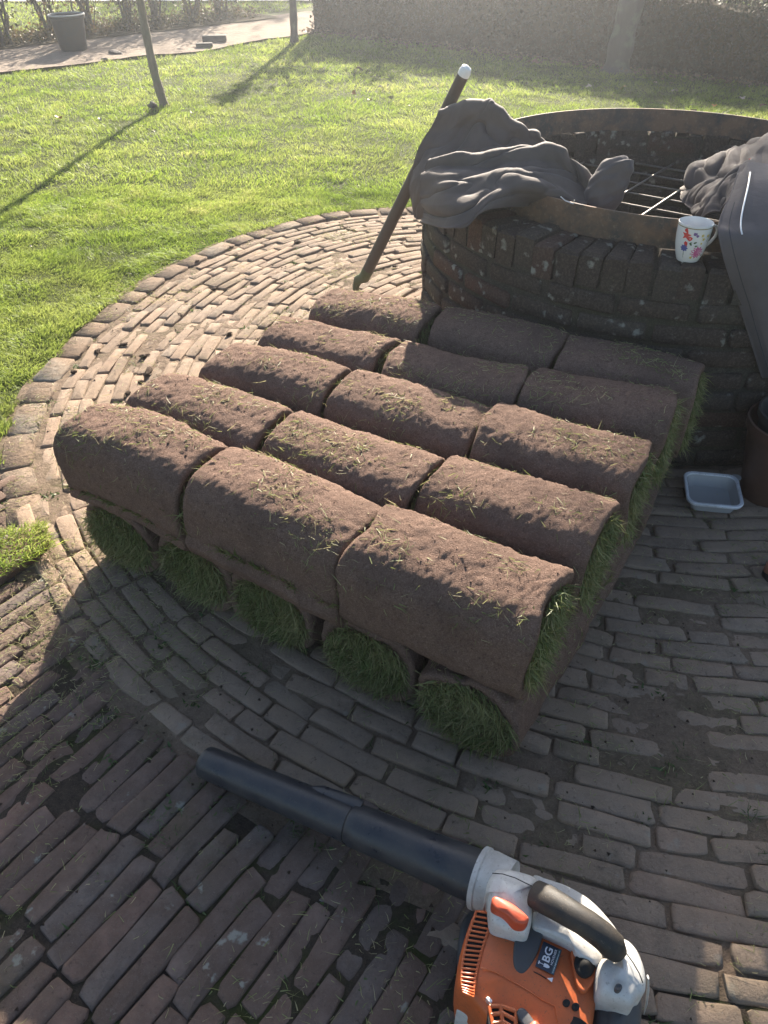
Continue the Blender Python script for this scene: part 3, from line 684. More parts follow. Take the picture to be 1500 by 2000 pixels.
# ------------------------------------------------------------------ garments on the well
def cloth_mat(name, col):
    m, nt, b = newmat(name); P = opos(nt); wv = N(nt, 'ShaderNodeTexWave'); wv.inputs['Scale'].default_value = 500; nt.links.new(P, wv.inputs[0])
    n = noise(nt, 12, 6, .6, P); c = mix(nt, n.outputs[0], tuple(x*.75 for x in col), tuple(x*1.25 for x in col)); nt.links.new(c, b.inputs['Base Color'])
    b.inputs['Roughness'].default_value = .8; b.inputs['Specular IOR Level'].default_value = .25; b.inputs['Sheen Weight'].default_value = .1; b.inputs['Sheen Roughness'].default_value = .4
    p = bump(nt, b, wv.outputs[0], .08, .0005); bump(nt, b, noise(nt, 35, 4, .5, P).outputs[0], .22, .006, p); return m
M_cloth = cloth_mat('grey_brown_cloth', (.115, .092, .083)); M_cloth2 = cloth_mat('slate_cloth', (.125, .106, .105))
def catmull(P, t):
    n = len(P); i = np.clip(np.floor(t).astype(int), 0, n-2); f = (t-i)[..., None]
    g = lambda k: P[np.clip(k, 0, n-1)]
    p0, p1, p2, p3 = g(i-1), g(i), g(i+1), g(i+2)
    return .5*((2*p1)+(-p0+p2)*f+(2*p0-5*p1+4*p2-p3)*f**2+(-p0+3*p1-3*p2+p3)*f**3)
def cloth(name, ctrl, mat, parent, nu=300, nv=230, amp=.012, freq=(5, 2), seed=0, thick=.002, warp=.6, folds=7):
    C = np.array([[tuple(p) for p in row] for row in ctrl]); nr, nc = C.shape[:2]
    tu = np.linspace(0, nc-1, nu); tv = np.linspace(0, nr-1, nv)
    rows = np.stack([catmull(C[r], tu) for r in range(nr)]); G = np.stack([catmull(rows[:, j], tv) for j in range(nu)], 1)
    du_ = np.gradient(G, axis=1); dv_ = np.gradient(G, axis=0); Nn = np.cross(du_, dv_); Nn /= np.linalg.norm(Nn, axis=2, keepdims=True)+1e-9
    vv, uu = np.meshgrid(np.linspace(0, 1, nv), np.linspace(0, 1, nu), indexing='ij')
    q = uu*freq[0]+vv*freq[1]; wq = np.stack([uu*2.5, vv*2.5, uu*0+seed], -1)
    w1 = fbm(wq, 1, 3); al = vv*freq[0]-uu*freq[1]
    def crease(sc, st, k, p): return (1-np.abs(vnoise(q*sc+warp*w1*1.4, al*st+warp*w1, uu*0+seed+k)))**p
    disp = amp*(1.3*crease(1, .25, 0, 5)+.6*crease(2.1, .4, 3, 6)+.4*fbm(wq, 1.2, 2)-1)
    rs = np.random.default_rng(seed+100); base_a = math.atan2(freq[1], freq[0]); asp = np.linalg.norm(G[0, -1]-G[0, 0])/max(np.linalg.norm(G[-1, 0]-G[0, 0]), .05)
    for i in range(folds):      # crisp pressed and crumpled creases: folded facets, each in its own area
        an = base_a+rs.normal()*.75; f_ = rs.uniform(1.6, 5.5); t_ = (uu*asp*math.cos(an)+vv*math.sin(an))*f_+.25*w1+rs.uniform(0, 9)
        mask = np.clip(vnoise(uu*2.6+i*7.1, vv*2.6-i*3.3, uu*0+seed)*2.2+.35, 0, 1)
        disp = disp+amp*1.25*mask*(np.abs((t_ % 1)-.5)*2-.5)/f_**.6
    mid = nv//2
    G = G+Nn*disp[..., None]
    V = G.reshape(-1, 3); idx = np.arange(nu*nv).reshape(nv, nu); f = np.stack([idx[:-1, :-1], idx[:-1, 1:], idx[1:, 1:], idx[1:, :-1]], -1).reshape(-1, 4)
    MB().tube([Vector(p) for p in G[-1, ::6]], .0028, 6).build('hem', mat, parent); MB().tube([Vector(p) for p in G[::6, -1]], .0025, 6).build('hem', mat, parent)
    MB().tube([Vector(p) for p in G[::6, 0]], .0025, 6).build('hem', mat, parent)
    o = add(name, mesh_np(name, V, f), mat, parent); md = o.modifiers.new('solid', 'SOLIDIFY'); md.thickness = thick; md.offset = 0
    return o, G
j1 = thing('work_jacket', 'grey jacket heaped over the left rim of the well, rising to a peak', 'jacket', (.45, 2.9, .7))
def loc_(ctrl, root):
    return [[D(*p)-Vector(root.location) for p in row] for row in ctrl]
c1 = [[(835, 300, 3.46), (880, 262, 3.44), (925, 255, 3.40), (965, 262, 3.35), (1000, 275, 3.3), (1040, 290, 3.2), (1062, 310, 3.1)],
      [(862, 222, 3.16), (900, 206, 3.14), (945, 199, 3.10), (968, 208, 3.06), (1002, 236, 3.02), (1045, 256, 2.97), (1068, 288, 2.9)],
      [(838, 262, 3.13), (885, 258, 3.09), (932, 248, 3.05), (976, 256, 3.00), (1012, 276, 2.96), (1052, 288, 2.92), (1084, 312, 2.85)],
      [(814, 318, 3.10), (860, 316, 3.0), (910, 306, 2.98), (960, 306, 2.92), (1010, 314, 2.88), (1060, 322, 2.84), (1100, 340, 2.78)],
      [(803, 375, 3.06), (835, 372, 2.95), (880, 365, 2.9), (940, 352, 2.86), (1000, 350, 2.82), (1060, 355, 2.78), (1110, 370, 2.72)],
      [(812, 424, 3.03), (836, 424, 2.98), (880, 395, 2.9), (940, 375, 2.84), (1000, 372, 2.8), (1060, 372, 2.78), (1110, 385, 2.72)]]
cloth('shell', loc_(c1, j1), M_cloth, j1, amp=.013, freq=(2.4, 2.2), seed=3)
j2 = thing('work_jacket', 'grey jacket spread over the near left rim, hanging down the brick wall', 'jacket', (.5, 2.5, .7))
c2 = [[(850, 330, 2.90), (885, 325, 2.86), (935, 322, 2.84), (990, 318, 2.82), (1038, 312, 2.82), (1078, 310, 2.80), (1105, 318, 2.78), (1135, 350, 2.74)],
      [(840, 312, 2.72), (882, 303, 2.66), (932, 303, 2.64), (987, 297, 2.64), (1037, 289, 2.65), (1078, 286, 2.65), (1112, 303, 2.62), (1150, 348, 2.57)],
      [(830, 334, 2.69), (880, 330, 2.62), (940, 332, 2.59), (1000, 324, 2.60), (1050, 320, 2.61), (1092, 328, 2.61), (1128, 352, 2.58), (1152, 386, 2.54)],
      [(825, 352, 2.66), (878, 345, 2.54), (938, 341, 2.52), (990, 336, 2.52), (1042, 340, 2.53), (1086, 353, 2.53), (1118, 372, 2.51), (1146, 396, 2.49)],
      [(824, 380, 2.64), (876, 376, 2.48), (934, 368, 2.46), (984, 362, 2.46), (1038, 364, 2.48), (1082, 378, 2.49), (1114, 392, 2.48), (1142, 404, 2.47)],
      [(825, 405, 2.62), (876, 412, 2.42), (928, 402, 2.39), (970, 384, 2.42), (1035, 382, 2.50), (1080, 394, 2.51), (1112, 404, 2.50), (1140, 412, 2.49)],
      [(828, 432, 2.60), (874, 446, 2.38), (915, 442, 2.35), (955, 408, 2.38), (1032, 398, 2.54), (1076, 404, 2.54), (1110, 412, 2.52), (1138, 420, 2.51)]]
cloth('shell', loc_(c2, j2), M_cloth, j2, amp=.010, freq=(1.4, 2.6), seed=11)
# stuffed sleeve standing in the well
V, F = blob(1, 4, 1, 60, .0); V = V/(np.sum(np.abs(V)**2.8, axis=1)**(1/2.8))[:, None]; V = V*[.060, .042, .084]
rd_ = 1+.10*fbm(V*9+3, 1.3, 2)
for i, (ax_, f_) in enumerate((((.5, .3, .8), 22), ((.9, -.2, .35), 17), ((-.3, .6, .8), 30), ((.2, .1, 1), 12))): rd_ = rd_+.075*(np.abs(((V @ np.array(ax_))*f_+.3*vnoise(V[:, 0]*20, V[:, 1]*20, V[:, 2]*20+i)+i*.37) % 1-.5)*2-.5)
V = V*rd_[:, None]; V[:, 0] += V[:, 2]*.30
cpt = D(1186, 366, 2.50)-Vector(j2.location); add('sleeve', mesh('sleeve', V, F), M_cloth2, j2, cpt)
M_chrome = simple('pale_metal', (.75, .75, .74), .3, .6)
zp = [D(x_, y_, 2.385)-Vector(j2.location) for x_, y_ in ((1095, 384), (1104, 392), (1120, 398), (1122, 390))]
MB().tube(zp, .0018, 6).build('drawcord', M_chrome, j2)
j3 = thing('work_trousers', 'grey trousers with a zip slung over the right rim, one leg hanging', 'trousers', (1.2, 2.4, .7))
c3 = [[(1345, 372, 2.95), (1362, 352, 3.0), (1395, 330, 3.0), (1440, 308, 3.0), (1500, 296, 3.0), (1570, 286, 3.0)],
      [(1334, 382, 2.72), (1356, 338, 2.78), (1398, 306, 2.8), (1444, 286, 2.82), (1500, 268, 2.82), (1570, 255, 2.82)],
      [(1342, 402, 2.60), (1370, 362, 2.6), (1412, 330, 2.62), (1455, 312, 2.62), (1505, 302, 2.62), (1570, 300, 2.62)],
      [(1360, 418, 2.50), (1386, 388, 2.46), (1420, 362, 2.46), (1455, 345, 2.46), (1505, 335, 2.46), (1570, 332, 2.46)],
      [(1376, 432, 2.44), (1398, 414, 2.36), (1424, 398, 2.36), (1458, 385, 2.36), (1508, 375, 2.36), (1570, 372, 2.36)]]
cloth('shell', loc_(c3, j3), M_cloth, j3, amp=.016, freq=(1.6, 3.2), seed=21)
c4 = [[(1446, 322, 2.50), (1462, 318, 2.48), (1490, 320, 2.48), (1530, 322, 2.48), (1580, 325, 2.48)],
      [(1432, 372, 2.33), (1456, 362, 2.31), (1490, 362, 2.30), (1530, 365, 2.30), (1580, 370, 2.30)],
      [(1406, 432, 2.18), (1440, 430, 2.16), (1480, 432, 2.15), (1530, 436, 2.14), (1590, 440, 2.14)],
      [(1408, 478, 2.11), (1446, 480, 2.09), (1486, 484, 2.08), (1535, 490, 2.08), (1595, 496, 2.08)],
      [(1444, 595, 2.09), (1478, 598, 2.06), (1515, 602, 2.05), (1560, 606, 2.05), (1610, 612, 2.06)],
      [(1490, 736, 2.08), (1516, 734, 2.04), (1545, 734, 2.02), (1580, 736, 2.02), (1625, 740, 2.04)]]
o, G = cloth('leg', loc_(c4, j3), M_cloth2, j3, amp=.0035, freq=(1.2, .5), seed=5, folds=3)
md = o.modifiers.new('s', 'SOLIDIFY'); 
o.modifiers.remove(md)
def on_cloth(G, u, v, off=.004):
    nv_, nu_ = G.shape[:2]; i = int(v*(nv_-1)); j = int(u*(nu_-1)); p = Vector(G[i, j]); a = Vector(G[i, min(j+1, nu_-1)])-Vector(G[i, max(j-1, 0)]); b = Vector(G[min(i+1, nv_-1), j])-Vector(G[max(i-1, 0), j])
    n_ = a.cross(b).normalized()
    if n_.y > 0: n_ = -n_
    return p+n_*off
MB().tube([on_cloth(G, .30+.0*t, .12+.42*t/10) for t in range(11)], .0022, 6, flat=.5).build('zip', M_chrome, j3)
MB().tube([on_cloth(G, .16+.0*t, .06+.92*t/30, .0015) for t in range(31)], .0012, 5, flat=.5).build('seam', simple('seam_thread', (.05, .05, .055), .8), j3)
M_red = simple('red_tag', (.5, .06, .04), .5)
mb = MB(); q0 = D(1478, 312, 2.595)-Vector(j3.location); mb.box(q0, (.05, .004, .007), 0); mb.build('label_tag', M_red, j3)

# pole leaning on the well
def pole_pt(k): return Vector((-.134+.324*k, 3.5-.23*k, .0+.742*k))
pole = thing('garden_tool', 'dark tool handle with a bent green foot leaning against the left side of the well', 'tool', (-.134, 3.5, 0))
M_wood = simple('dark_handle_wood', (.075, .055, .045), .6, 0, .4, bs=.3); M_green = simple('green_foot_paint', (.07, .09, .04), .55, 0, .5); M_white = simple('white_glint_cap', (.85, .85, .83), .35)
pl = Vector(pole.location)
MB().tube([pole_pt(k)-pl for k in (.13, .3, .7, 1.1, 1.31)], [.026, .026, .025, .023, .022], 16).build('shaft', M_wood, pole)
MB().tube([Vector((0, 0, .0)), Vector((.001, 0, .04)), Vector((.012, -.004, .075)), pole_pt(.13)-pl, pole_pt(.19)-pl], [.014, .016, .022, .027, .027], 14).build('foot', M_green, pole)
MB().tube([pole_pt(1.31)-pl, pole_pt(1.33)-pl, pole_pt(1.345)-pl, pole_pt(1.352)-pl], [.0225, .023, .018, .006], 16).build('end_cap', M_white, pole)  # cap painted white for the glint at the shaft's end

# ------------------------------------------------------------------ mug
MUG = H(1342, 506, .675); 
mug = thing('mug', 'white porcelain mug with painted flowers standing on the well ledge', 'mug', tuple(MUG), (0, 0, 0))
M_porc = simple('white_porcelain', (.82, .80, .77), .12, 0, coat=.4)
prof = [(.0, .002), (.026, .002), (.027, .0), (.030, .0), (.033, .006), (.0385, .022), (.0435, .045), (.0462, .07), (.0470, .098), (.0472, .106)]
inn = [(.0462, .1065), (.0452, .104), (.0445, .07), (.041, .04), (.034, .014), (.001, .010)]
MB().lathe([(max(r, .0008), z) for r, z in prof+inn], 64).build('cup', M_porc, mug, sharp=60)
def mr(z): return float(np.interp(z, [p[1] for p in prof[3:]], [p[0] for p in prof[3:]]))
M_band = simple('gilt_line', (.30, .24, .10), .3, .6)
MB().lathe([(mr(.0995)+.0002, .0985), (mr(.1)+.0007, .0992), (mr(.1)+.0007, .1002), (mr(.101)+.0002, .1009)], 64).build('rim_line', M_band, mug)
hp = [(.0445, .088), (.054, .093), (.066, .089), (.073, .076), (.071, .060), (.060, .045), (.047, .034), (.037, .027)]
hd = R(12)
MB().tube([(r*math.cos(hd), r*math.sin(hd), z) for r, z in hp], [.005, .0042, .004, .0042, .0045, .0045, .0045, .004], 10, flat=1.0).build('handle', M_porc, mug, sharp=80)
MB().tube([(.047*math.cos(hd), .047*math.sin(hd), .085), (.0515*math.cos(hd), .0515*math.sin(hd), .078), (.0505*math.cos(hd), .0505*math.sin(hd), .068)], [.0035, .003, .002], 8).build('thumb_scroll', M_porc, mug)
def decal(name, shapes, col):
    """flat printed shapes wrapped on the cup: (angle deg, z, polygon of (du,dz) mm)"""
    mb = MB()
    for a, z, poly in shapes:
        v = []; 
        for du_, dz_ in poly:
            du_, dz_ = du_*1.3, dz_*1.3
            zz = z+dz_*.001; rr = mr(zz)+.0005; an = R(a)+du_*.001/rr; v.append((rr*math.cos(an), rr*math.sin(an), zz))
        rr = mr(z)+.0005; v.append((rr*math.cos(R(a)), rr*math.sin(R(a)), z)); k = len(v)-1
        mb.raw(v, [(i, (i+1) % k, k) for i in range(k)])
    return mb.build(name, simple(name+'_print', col, .25), mug)
def star(n, r0, r1, ph=0, sx=1, sy=1): return [(math.cos(ph+math.pi*i/n)*(r1 if i % 2 else r0)*sx, math.sin(ph+math.pi*i/n)*(r1 if i % 2 else r0)*sy) for i in range(2*n)]
def leafp(l, w_, ang): c, s = math.cos(ang), math.sin(ang); return [(x*c-y*s, x*s+y*c) for x, y in ((0, 0), (l*.3, w_), (l*.7, w_*.8), (l, 0), (l*.7, -w_*.8), (l*.3, -w_))]
decal('pink_flower', [(-82, .034, star(11, 15, 10)), (-84, .033, star(9, 9, 5, .3))], (.62, .14, .30)); decal('pink_flower', [(-76, .036, star(8, 6, 3))], (.72, .3, .45))
decal('red_flower', [(-133, .080, star(5, 11, 5, .2)), (-128, .070, leafp(12, 5, .3)), (-133, .064, leafp(12, 4, -1.2)), (-138, .088, leafp(9, 4, 1.4))], (.68, .08, .07))
decal('blue_flower', [(-133, .044, star(8, 9, 6))], (.12, .13, .35)); decal('flower_stem', [(-133, .036, leafp(18, .6, -1.55)), (-118, .058, leafp(7, 1.6, .6)), (-104, .060, leafp(8, 2, .5)), (-108, .054, leafp(7, 2, 2.4)), (-98, .052, leafp(7, 2, .2)), (-58, .060, leafp(24, .7, 1.2)), (-50, .056, leafp(30, .8, 1.1)), (-58, .022, leafp(5, 1.5, .6))], (.10, .16, .07))
decal('butterfly', [(-102, .082, leafp(8, 3.5, 2.2)), (-101, .080, leafp(7, 3, .3)), (-102, .083, leafp(6, 2.2, 1.4))], (.25, .15, .32))
decal('yellow_flower', [(-78, .082, star(5, 5, 2)), (-72, .072, star(5, 5, 2)), (-56, .080, star(5, 5, 2)), (-76, .060, star(5, 3, 1.5)), (-100, .018, star(5, 4, 2))], (.65, .50, .12))

# ------------------------------------------------------------------ plastic box
def rsq(hx, hy, r, z, n=7):
    o = []
    for sx, sy, a0 in ((1, 1, 0), (-1, 1, 90), (-1, -1, 180), (1, -1, 270)):
        for i in range(n): a = R(a0+90*i/(n-1)); o.append((sx*(hx-r)+r*math.cos(a), sy*(hy-r)+r*math.sin(a), z))
    return o
bx = H(1390, 965, .03); box = thing('food_box', 'empty clear plastic food box with white rim at the foot of the well', 'plastic box', (bx.x+.0, bx.y, .009), (R(2), R(-2), R(-12)))
M_clear, nt_, b_ = newmat('clear_plastic'); b_.inputs['Base Color'].default_value = (.80, .80, .80, 1); b_.inputs['Transmission Weight'].default_value = .55; b_.inputs['Roughness'].default_value = .22; b_.inputs['IOR'].default_value = 1.45
M_rim = simple('white_plastic', (.74, .75, .78), .28, 0, .2)
loops = [rsq(.062, .062, .02, .0), rsq(.074, .074, .026, .038), rsq(.0725, .0725, .025, .038), rsq(.0605, .0605, .019, .002)]
k = len(loops[0]); v = sum(loops, []); f = [(r_*k+i, r_*k+(i+1) % k, (r_+1)*k+(i+1) % k, (r_+1)*k+i) for r_ in range(3) for i in range(k)]+[tuple(range(k))[::-1], tuple(3*k+i for i in range(k))]
MB().raw(v, f).build('tray', M_clear, box)
loops = [rsq(.073, .073, .026, .037), rsq(.082, .082, .031, .034), rsq(.0835, .0835, .032, .041), rsq(.081, .081, .03, .044), rsq(.074, .074, .026, .043)]
v = sum(loops, []); f = [(r_*k+i, r_*k+(i+1) % k, ((r_+1) % 5)*k+(i+1) % k, ((r_+1) % 5)*k+i) for r_ in range(5) for i in range(k)]
MB().raw(v, f).build('rim', M_rim, box)
v = [(math.cos(a)*.016+.078, math.sin(a)*.016+.076, z) for z in (.037, .039) for a in [i*math.pi/8 for i in range(16)]]
MB().raw(v, [tuple(range(16))[::-1], tuple(range(16, 32))]+[(i, (i+1) % 16, 16+(i+1) % 16, 16+i) for i in range(16)]).build('lift_tab', M_clear, box)

# plastic plant pot at the right, with a darker pot inside
pp = Vector((1.232, 1.945, 0)); pot = thing('plant_pot', 'brown plastic plant pot standing against the front of the well', 'pot', tuple(pp))
M_pot = simple('brown_pot_plastic', (.13, .065, .045), .45, 0, .5); M_pot2 = simple('black_pot_plastic', (.03, .032, .036), .5, 0, .5)
pr = [(.001, .0), (.088, .0), (.091, .006), (.130, .235), (.138, .237), (.139, .268), (.133, .270), (.131, .24), (.122, .23), (.086, .012), (.001, .012)]
MB().lathe(pr, 56).build('body', M_pot, pot, sharp=50)
pot2 = MB().lathe([(.001, .0), (.084, .0), (.112, .20), (.120, .202), (.121, .225), (.115, .226), (.108, .2), (.082, .01), (.001, .01)], 48).build('plant_pot', M_pot2, None, (pp.x+.004, pp.y, .075)); tag(pot2, 'black plastic pot nested inside the brown plant pot', 'pot')
# tan shoe tip entering at the right
sh = thing('shoe', 'tan leather shoe whose toe pokes into the right edge of the picture', 'shoe', (H(1515, 1130, 0).x+.08, H(1515, 1130, 0).y-.02, 0), (0, 0, R(165)))
M_tan = simple('tan_leather', (.42, .17, .10), .5, 0, .3); M_sole = simple('dark_sole', (.05, .04, .035), .8)
secs = [(-.13, .030, .075), (-.08, .036, .085), (0, .040, .070), (.05, .046, .055), (.09, .042, .042), (.112, .026, .030), (.12, .006, .014)]
v = []; f = []; n = 20
for x_, hw, ht in secs:
    for i in range(n):
        a = 2*math.pi*i/n; v.append((x_, hw*math.cos(a), .018+max(ht*.5*(1+math.sin(a)), 0)))
for r_ in range(len(secs)-1):
    for i in range(n): f.append((r_*n+i, r_*n+(i+1) % n, (r_+1)*n+(i+1) % n, (r_+1)*n+i))
f += [tuple(range(n)), tuple(n*(len(secs)-1)+i for i in range(n))[::-1]]
MB().raw(v, f).build('upper', M_tan, sh, sharp=80)
ol = [(x_, hw*1.08) for x_, hw, ht in secs]+[(x_, -hw*1.08) for x_, hw, ht in reversed(secs)]
k = len(ol); MB().raw([(x, y, .002) for x, y in ol]+[(x, y, .02) for x, y in ol], [tuple(range(k)), tuple(range(k, 2*k))[::-1]]+[(i, k+i, k+(i+1) % k, (i+1) % k) for i in range(k)]).build('sole', M_sole, sh, sharp=30)

# ------------------------------------------------------------------ leaf blower
bl = thing('leaf_blower', 'orange and white leaf blower with long black tube lying on the bricks', 'leaf blower', tuple(H(1100, 1880, 0)))
BL = Vector(bl.location)
M_or = simple('orange_plastic', (.62, .135, .035), .38, 0, .45, (.12, .07, .04), bs=.05, dscale=9); M_wh = simple('dirty_white_plastic', (.66, .65, .62), .38, 0, .55, (.2, .16, .12), bs=.05)
M_bk = simple('black_tube_plastic', (.022, .026, .035), .34, 0, .6, (.10, .09, .08), bs=.1, bscale=120); M_gr = simple('dark_grey_plastic', (.065, .07, .078), .5, 0, .5, bs=.15)
M_grip = simple('rubber_grip', (.022, .02, .018), .6, 0, .45, (.16, .12, .08), bs=.22, bscale=900); M_dark = simple('hollow_black', (.012, .012, .012), .8); M_trig = simple('red_orange_trigger', (.58, .09, .035), .38, 0, .3)
def Z(x, y): return 850+x/3.3333, 1620+y/3.3333            # zoomed detail -> photo pixels
def BH(x, y, h): return H(*Z(x, y), h)-BL
def smooth_loop(pts, m):
    P = np.array(pts, float); n = len(P); t = np.linspace(0, n, m, endpoint=False); i = np.floor(t).astype(int); f = (t-i)[:, None]
    g = lambda k: P[k % n]; p0, p1, p2, p3 = g(i-1), g(i), g(i+1), g(i+2)
    return .5*((2*p1)+(-p0+p2)*f+(2*p0-5*p1+4*p2-p3)*f**2+(-p0+3*p1-3*p2+p3)*f**3)
def puffy(name, outline, h0, h1, mat, dome=.012, rnd=.012, m=72, parent=bl, sm=True, centre=None, taper=.0):
    """solid shell with this outline, standing from h0 to h1 and rounded over the top"""
    L = smooth_loop(outline, m) if sm else np.array(outline, float); m = len(L)
    pts = np.array([tuple(BH(x, y, h1)) for x, y in L]); c = np.array(tuple(BH(*centre, h1))) if centre else pts.mean(0)
    size = np.linalg.norm(pts-c, axis=1).mean(); rings = []
    seq = [(1-taper, h0), (1, h0+(h1-h0)*.35), (1, h1-rnd)]+[(1-(1-math.cos(a))*rnd/size, h1-rnd+math.sin(a)*rnd) for a in (.4, .8, 1.2, 1.57)]
    e = seq[-1][0]; seq += [(e*q, h1+dome*(1-q**2)) for q in (.85, .65, .42, .2)]
    v = []
    for q, z in seq:
        rg = c+(pts-c)*q; rg[:, 2] = z; v += [tuple(a) for a in rg]
    v.append((c[0], c[1], h1+dome)); nr = len(seq); f = [(r_*m+i, r_*m+(i+1) % m, (r_+1)*m+(i+1) % m, (r_+1)*m+i) for r_ in range(nr-1) for i in range(m)]
    f += [((nr-1)*m+i, (nr-1)*m+(i+1) % m, nr*m) for i in range(m)]+[tuple(range(m))[::-1]]
    # winding: make sure it faces up
    area = sum(pts[i][0]*pts[(i+1) % m][1]-pts[(i+1) % m][0]*pts[i][1] for i in range(m))-0
    a2 = sum((pts[i]-c)[0]*(pts[(i+1) % m]-c)[1]-(pts[(i+1) % m]-c)[0]*(pts[i]-c)[1] for i in range(m))
    if a2 < 0: f = [tuple(reversed(a)) for a in f]
    return MB().raw(v, f).build(name, mat, parent, sharp=50)
# tube in two sections with sleeve and latch
tA = H(402, 1489, .034); tB = H(955, 1722, .135); tA.z = .036
td = (tB-tA)/(tB-tA).length; tl = (tB-tA).length
def tp_(k): return tA+td*(tl*k)-BL
tubeA = MB(); 
tubeA.tube([tp_(k) for k in (.0, .005, .02, .3, .565)], [.0315, .034, .0345, .0365, .0385], 40, caps=False).tube([tp_(k) for k in (.0, .03, .12)], [.0315, .0305, .030], 40, caps=False)
tubeA.build('nozzle_tube', M_bk, bl, sharp=60)
MB().tube([tp_(k) for k in (.565, .572, .60, .80, .93, .985)], [.0375, .0405, .0408, .0425, .0455, .0455], 40).build('blower_tube', M_bk, bl, sharp=60)
sidev = td.cross(Vector((0, 0, 1))).normalized(); upv = sidev.cross(td).normalized()
mbk = MB(); back = upv*.75-sidev*.66; back = (upv*.8+Vector((.3, .5, 0))).normalized()
for q in (0,):
    pts = [tp_(.40)+back*.034, tp_(.44)+back*.0385, tp_(.565)+back*.041, tp_(.585)+back*.0415]
    mbk.tube(pts, [.004, .012, .014, .010], 10, flat=.28)
mbk.build('latch', M_bk, bl)
MB().tube([tp_(.965), tp_(.97), tp_(.983), tp_(.99)], [.040, .0545, .0545, .048], 44).build('flange', M_wh, bl, sharp=35)
MB().tube([tp_(.985), tp_(1.0), tp_(1.06)], [.0515, .053, .050], 40).build('collar', M_wh, bl)
# housing
house = puffy('housing', [(262, 512), (330, 500), (520, 560), (700, 640), (890, 725), (985, 790), (1060, 870), (1074, 960), (1065, 1060), (1035, 1267), (990, 1420), (700, 1560), (480, 1430), (350, 1240), (245, 1105), (152, 1030), (146, 900), (165, 790), (205, 650)], .03, .185, M_or, .012, .022, 110, centre=(600, 950), taper=.05)
lower = puffy('fan_base', [(190, 560), (520, 520), (1000, 800), (1200, 1000), (1180, 1300), (900, 1500), (500, 1430), (300, 1250), (170, 1050)], .002, .05, M_gr, .0, .01, 60, centre=(600, 950))
def hz(x, y):       # approx. top height of the housing
    d_ = math.hypot((x-600)/480, (y-950)/520); return .185+.012*max(0, 1-d_*d_)
# vent: dark recess strip with raised bars across
def strip_pts(side): # side 0 left,1 right
    L = [(268, 532), (238, 620), (210, 700), (190, 790), (176, 870), (172, 950), (174, 1020), (182, 1060)]
    Rr = [(372, 552), (352, 640), (325, 720), (300, 800), (280, 880), (262, 960), (252, 1040), (246, 1092)]
    return L if side == 0 else Rr
L, Rr = strip_pts(0), strip_pts(1)
def ip(P, t): P = np.array(P, float); k = t*(len(P)-1); i = min(int(k), len(P)-2); return P[i]+(P[i+1]-P[i])*(k-i)
mb = MB(); k = 14; v = []
for i in range(k):
    a, b = ip(L, i/(k-1)), ip(Rr, i/(k-1)); 
    for q in (0, .5, 1): p = a+(b-a)*q; v.append(BH(p[0], p[1], .1885+.002*math.sin(q*3.1)))
mb.raw(v, [(i*3+q, i*3+q+1, (i+1)*3+q+1, (i+1)*3+q) for i in range(k-1) for q in (0, 1)]); mb.build('vent_recess', M_dark, bl)
nb_ = 20
for i in range(nb_):
    t = i/(nb_-1); a, b = ip(L, t), ip(Rr, t); MB().tube([BH(*(a+(b-a)*q), .190+.002*math.sin(q*3.1)) for q in (-.03, .25, .5, .75, 1.03)], .0017, 8, flat=1.0).build('vent_bar', M_or, bl)
for P in (L, Rr): MB().tube([BH(*ip(P, q/12), .189) for q in range(13)], .0022, 8).build('vent_frame', M_or, bl)
# grey tongue, knob pocket, knob, holes, grille, lever, screw
puffy('grey_panel', [(545, 660), (600, 620), (690, 640), (700, 690), (670, 790), (620, 890), (570, 938), (525, 915), (508, 850), (515, 740)], .15, .1985, M_gr, .002, .004, 60)
puffy('choke_pocket', [(885, 790), (905, 930), (925, 1015), (958, 1052), (990, 1045), (1030, 990), (1066, 900), (1040, 860), (960, 800)], .15, .1965, M_or, -.002, .003, 60)
puffy('primer_knob', [(925, 812), (985, 808), (1035, 840), (1048, 885), (1020, 940), (975, 958), (930, 930), (908, 870)], .15, .203, M_dark, .008, .005, 40)
for x, y, r in ((855, 1128, 25), (915, 1152, 26)):
    puffy('hole', [(x+r*math.cos(a), y+r*math.sin(a)) for a in [i*math.pi/6 for i in range(12)]], .17, hz(x, y)+.001, M_dark, -.001, .0008, 24)
puffy('lower_opening', [(860, 1225), (905, 1216), (960, 1240), (1000, 1280), (1005, 1340), (900, 1330), (880, 1270)], .16, hz(930, 1260)+.0005, M_dark, 0, .001, 40)
puffy('grille_recess', [(350, 1150), (400, 1138), (500, 1160), (540, 1200), (545, 1330), (420, 1360), (350, 1280)], .16, hz(440, 1200)-.001, M_dark, 0, .001, 40)
for pts in ([(352, 1150), (375, 1270), (380, 1360)], [(425, 1138), (440, 1270), (450, 1370)], [(528, 1170), (525, 1270), (540, 1370)], [(355, 1150), (430, 1150), (530, 1185)], [(362, 1205), (440, 1195), (528, 1245)], [(370, 1262), (445, 1252), (530, 1305)]):
    MB().tube([BH(x, y, hz(x, y)+.0015) for x, y in pts], .0032, 8).build('grille_bar', M_or, bl)
puffy('lever', [(532, 1190), (575, 1158), (640, 1235), (680, 1290), (640, 1330), (590, 1290)], .17, .203, M_gr, .001, .003, 30)
puffy('lever_button', [(610, 1275), (650, 1240), (685, 1275), (665, 1320), (625, 1320)], .18, .209, M_trig, .002, .003, 24)
puffy('screw', [(330, 1095), (350, 1090), (372, 1112), (366, 1128), (345, 1118)], .17, hz(350, 1110)+.002, M_chrome, .0, .001, 20)
puffy('white_foot', [(180, 1075), (240, 1120), (300, 1180), (335, 1222), (290, 1232), (180, 1190), (142, 1150)], .0, .115, M_wh, .004, .014, 50)
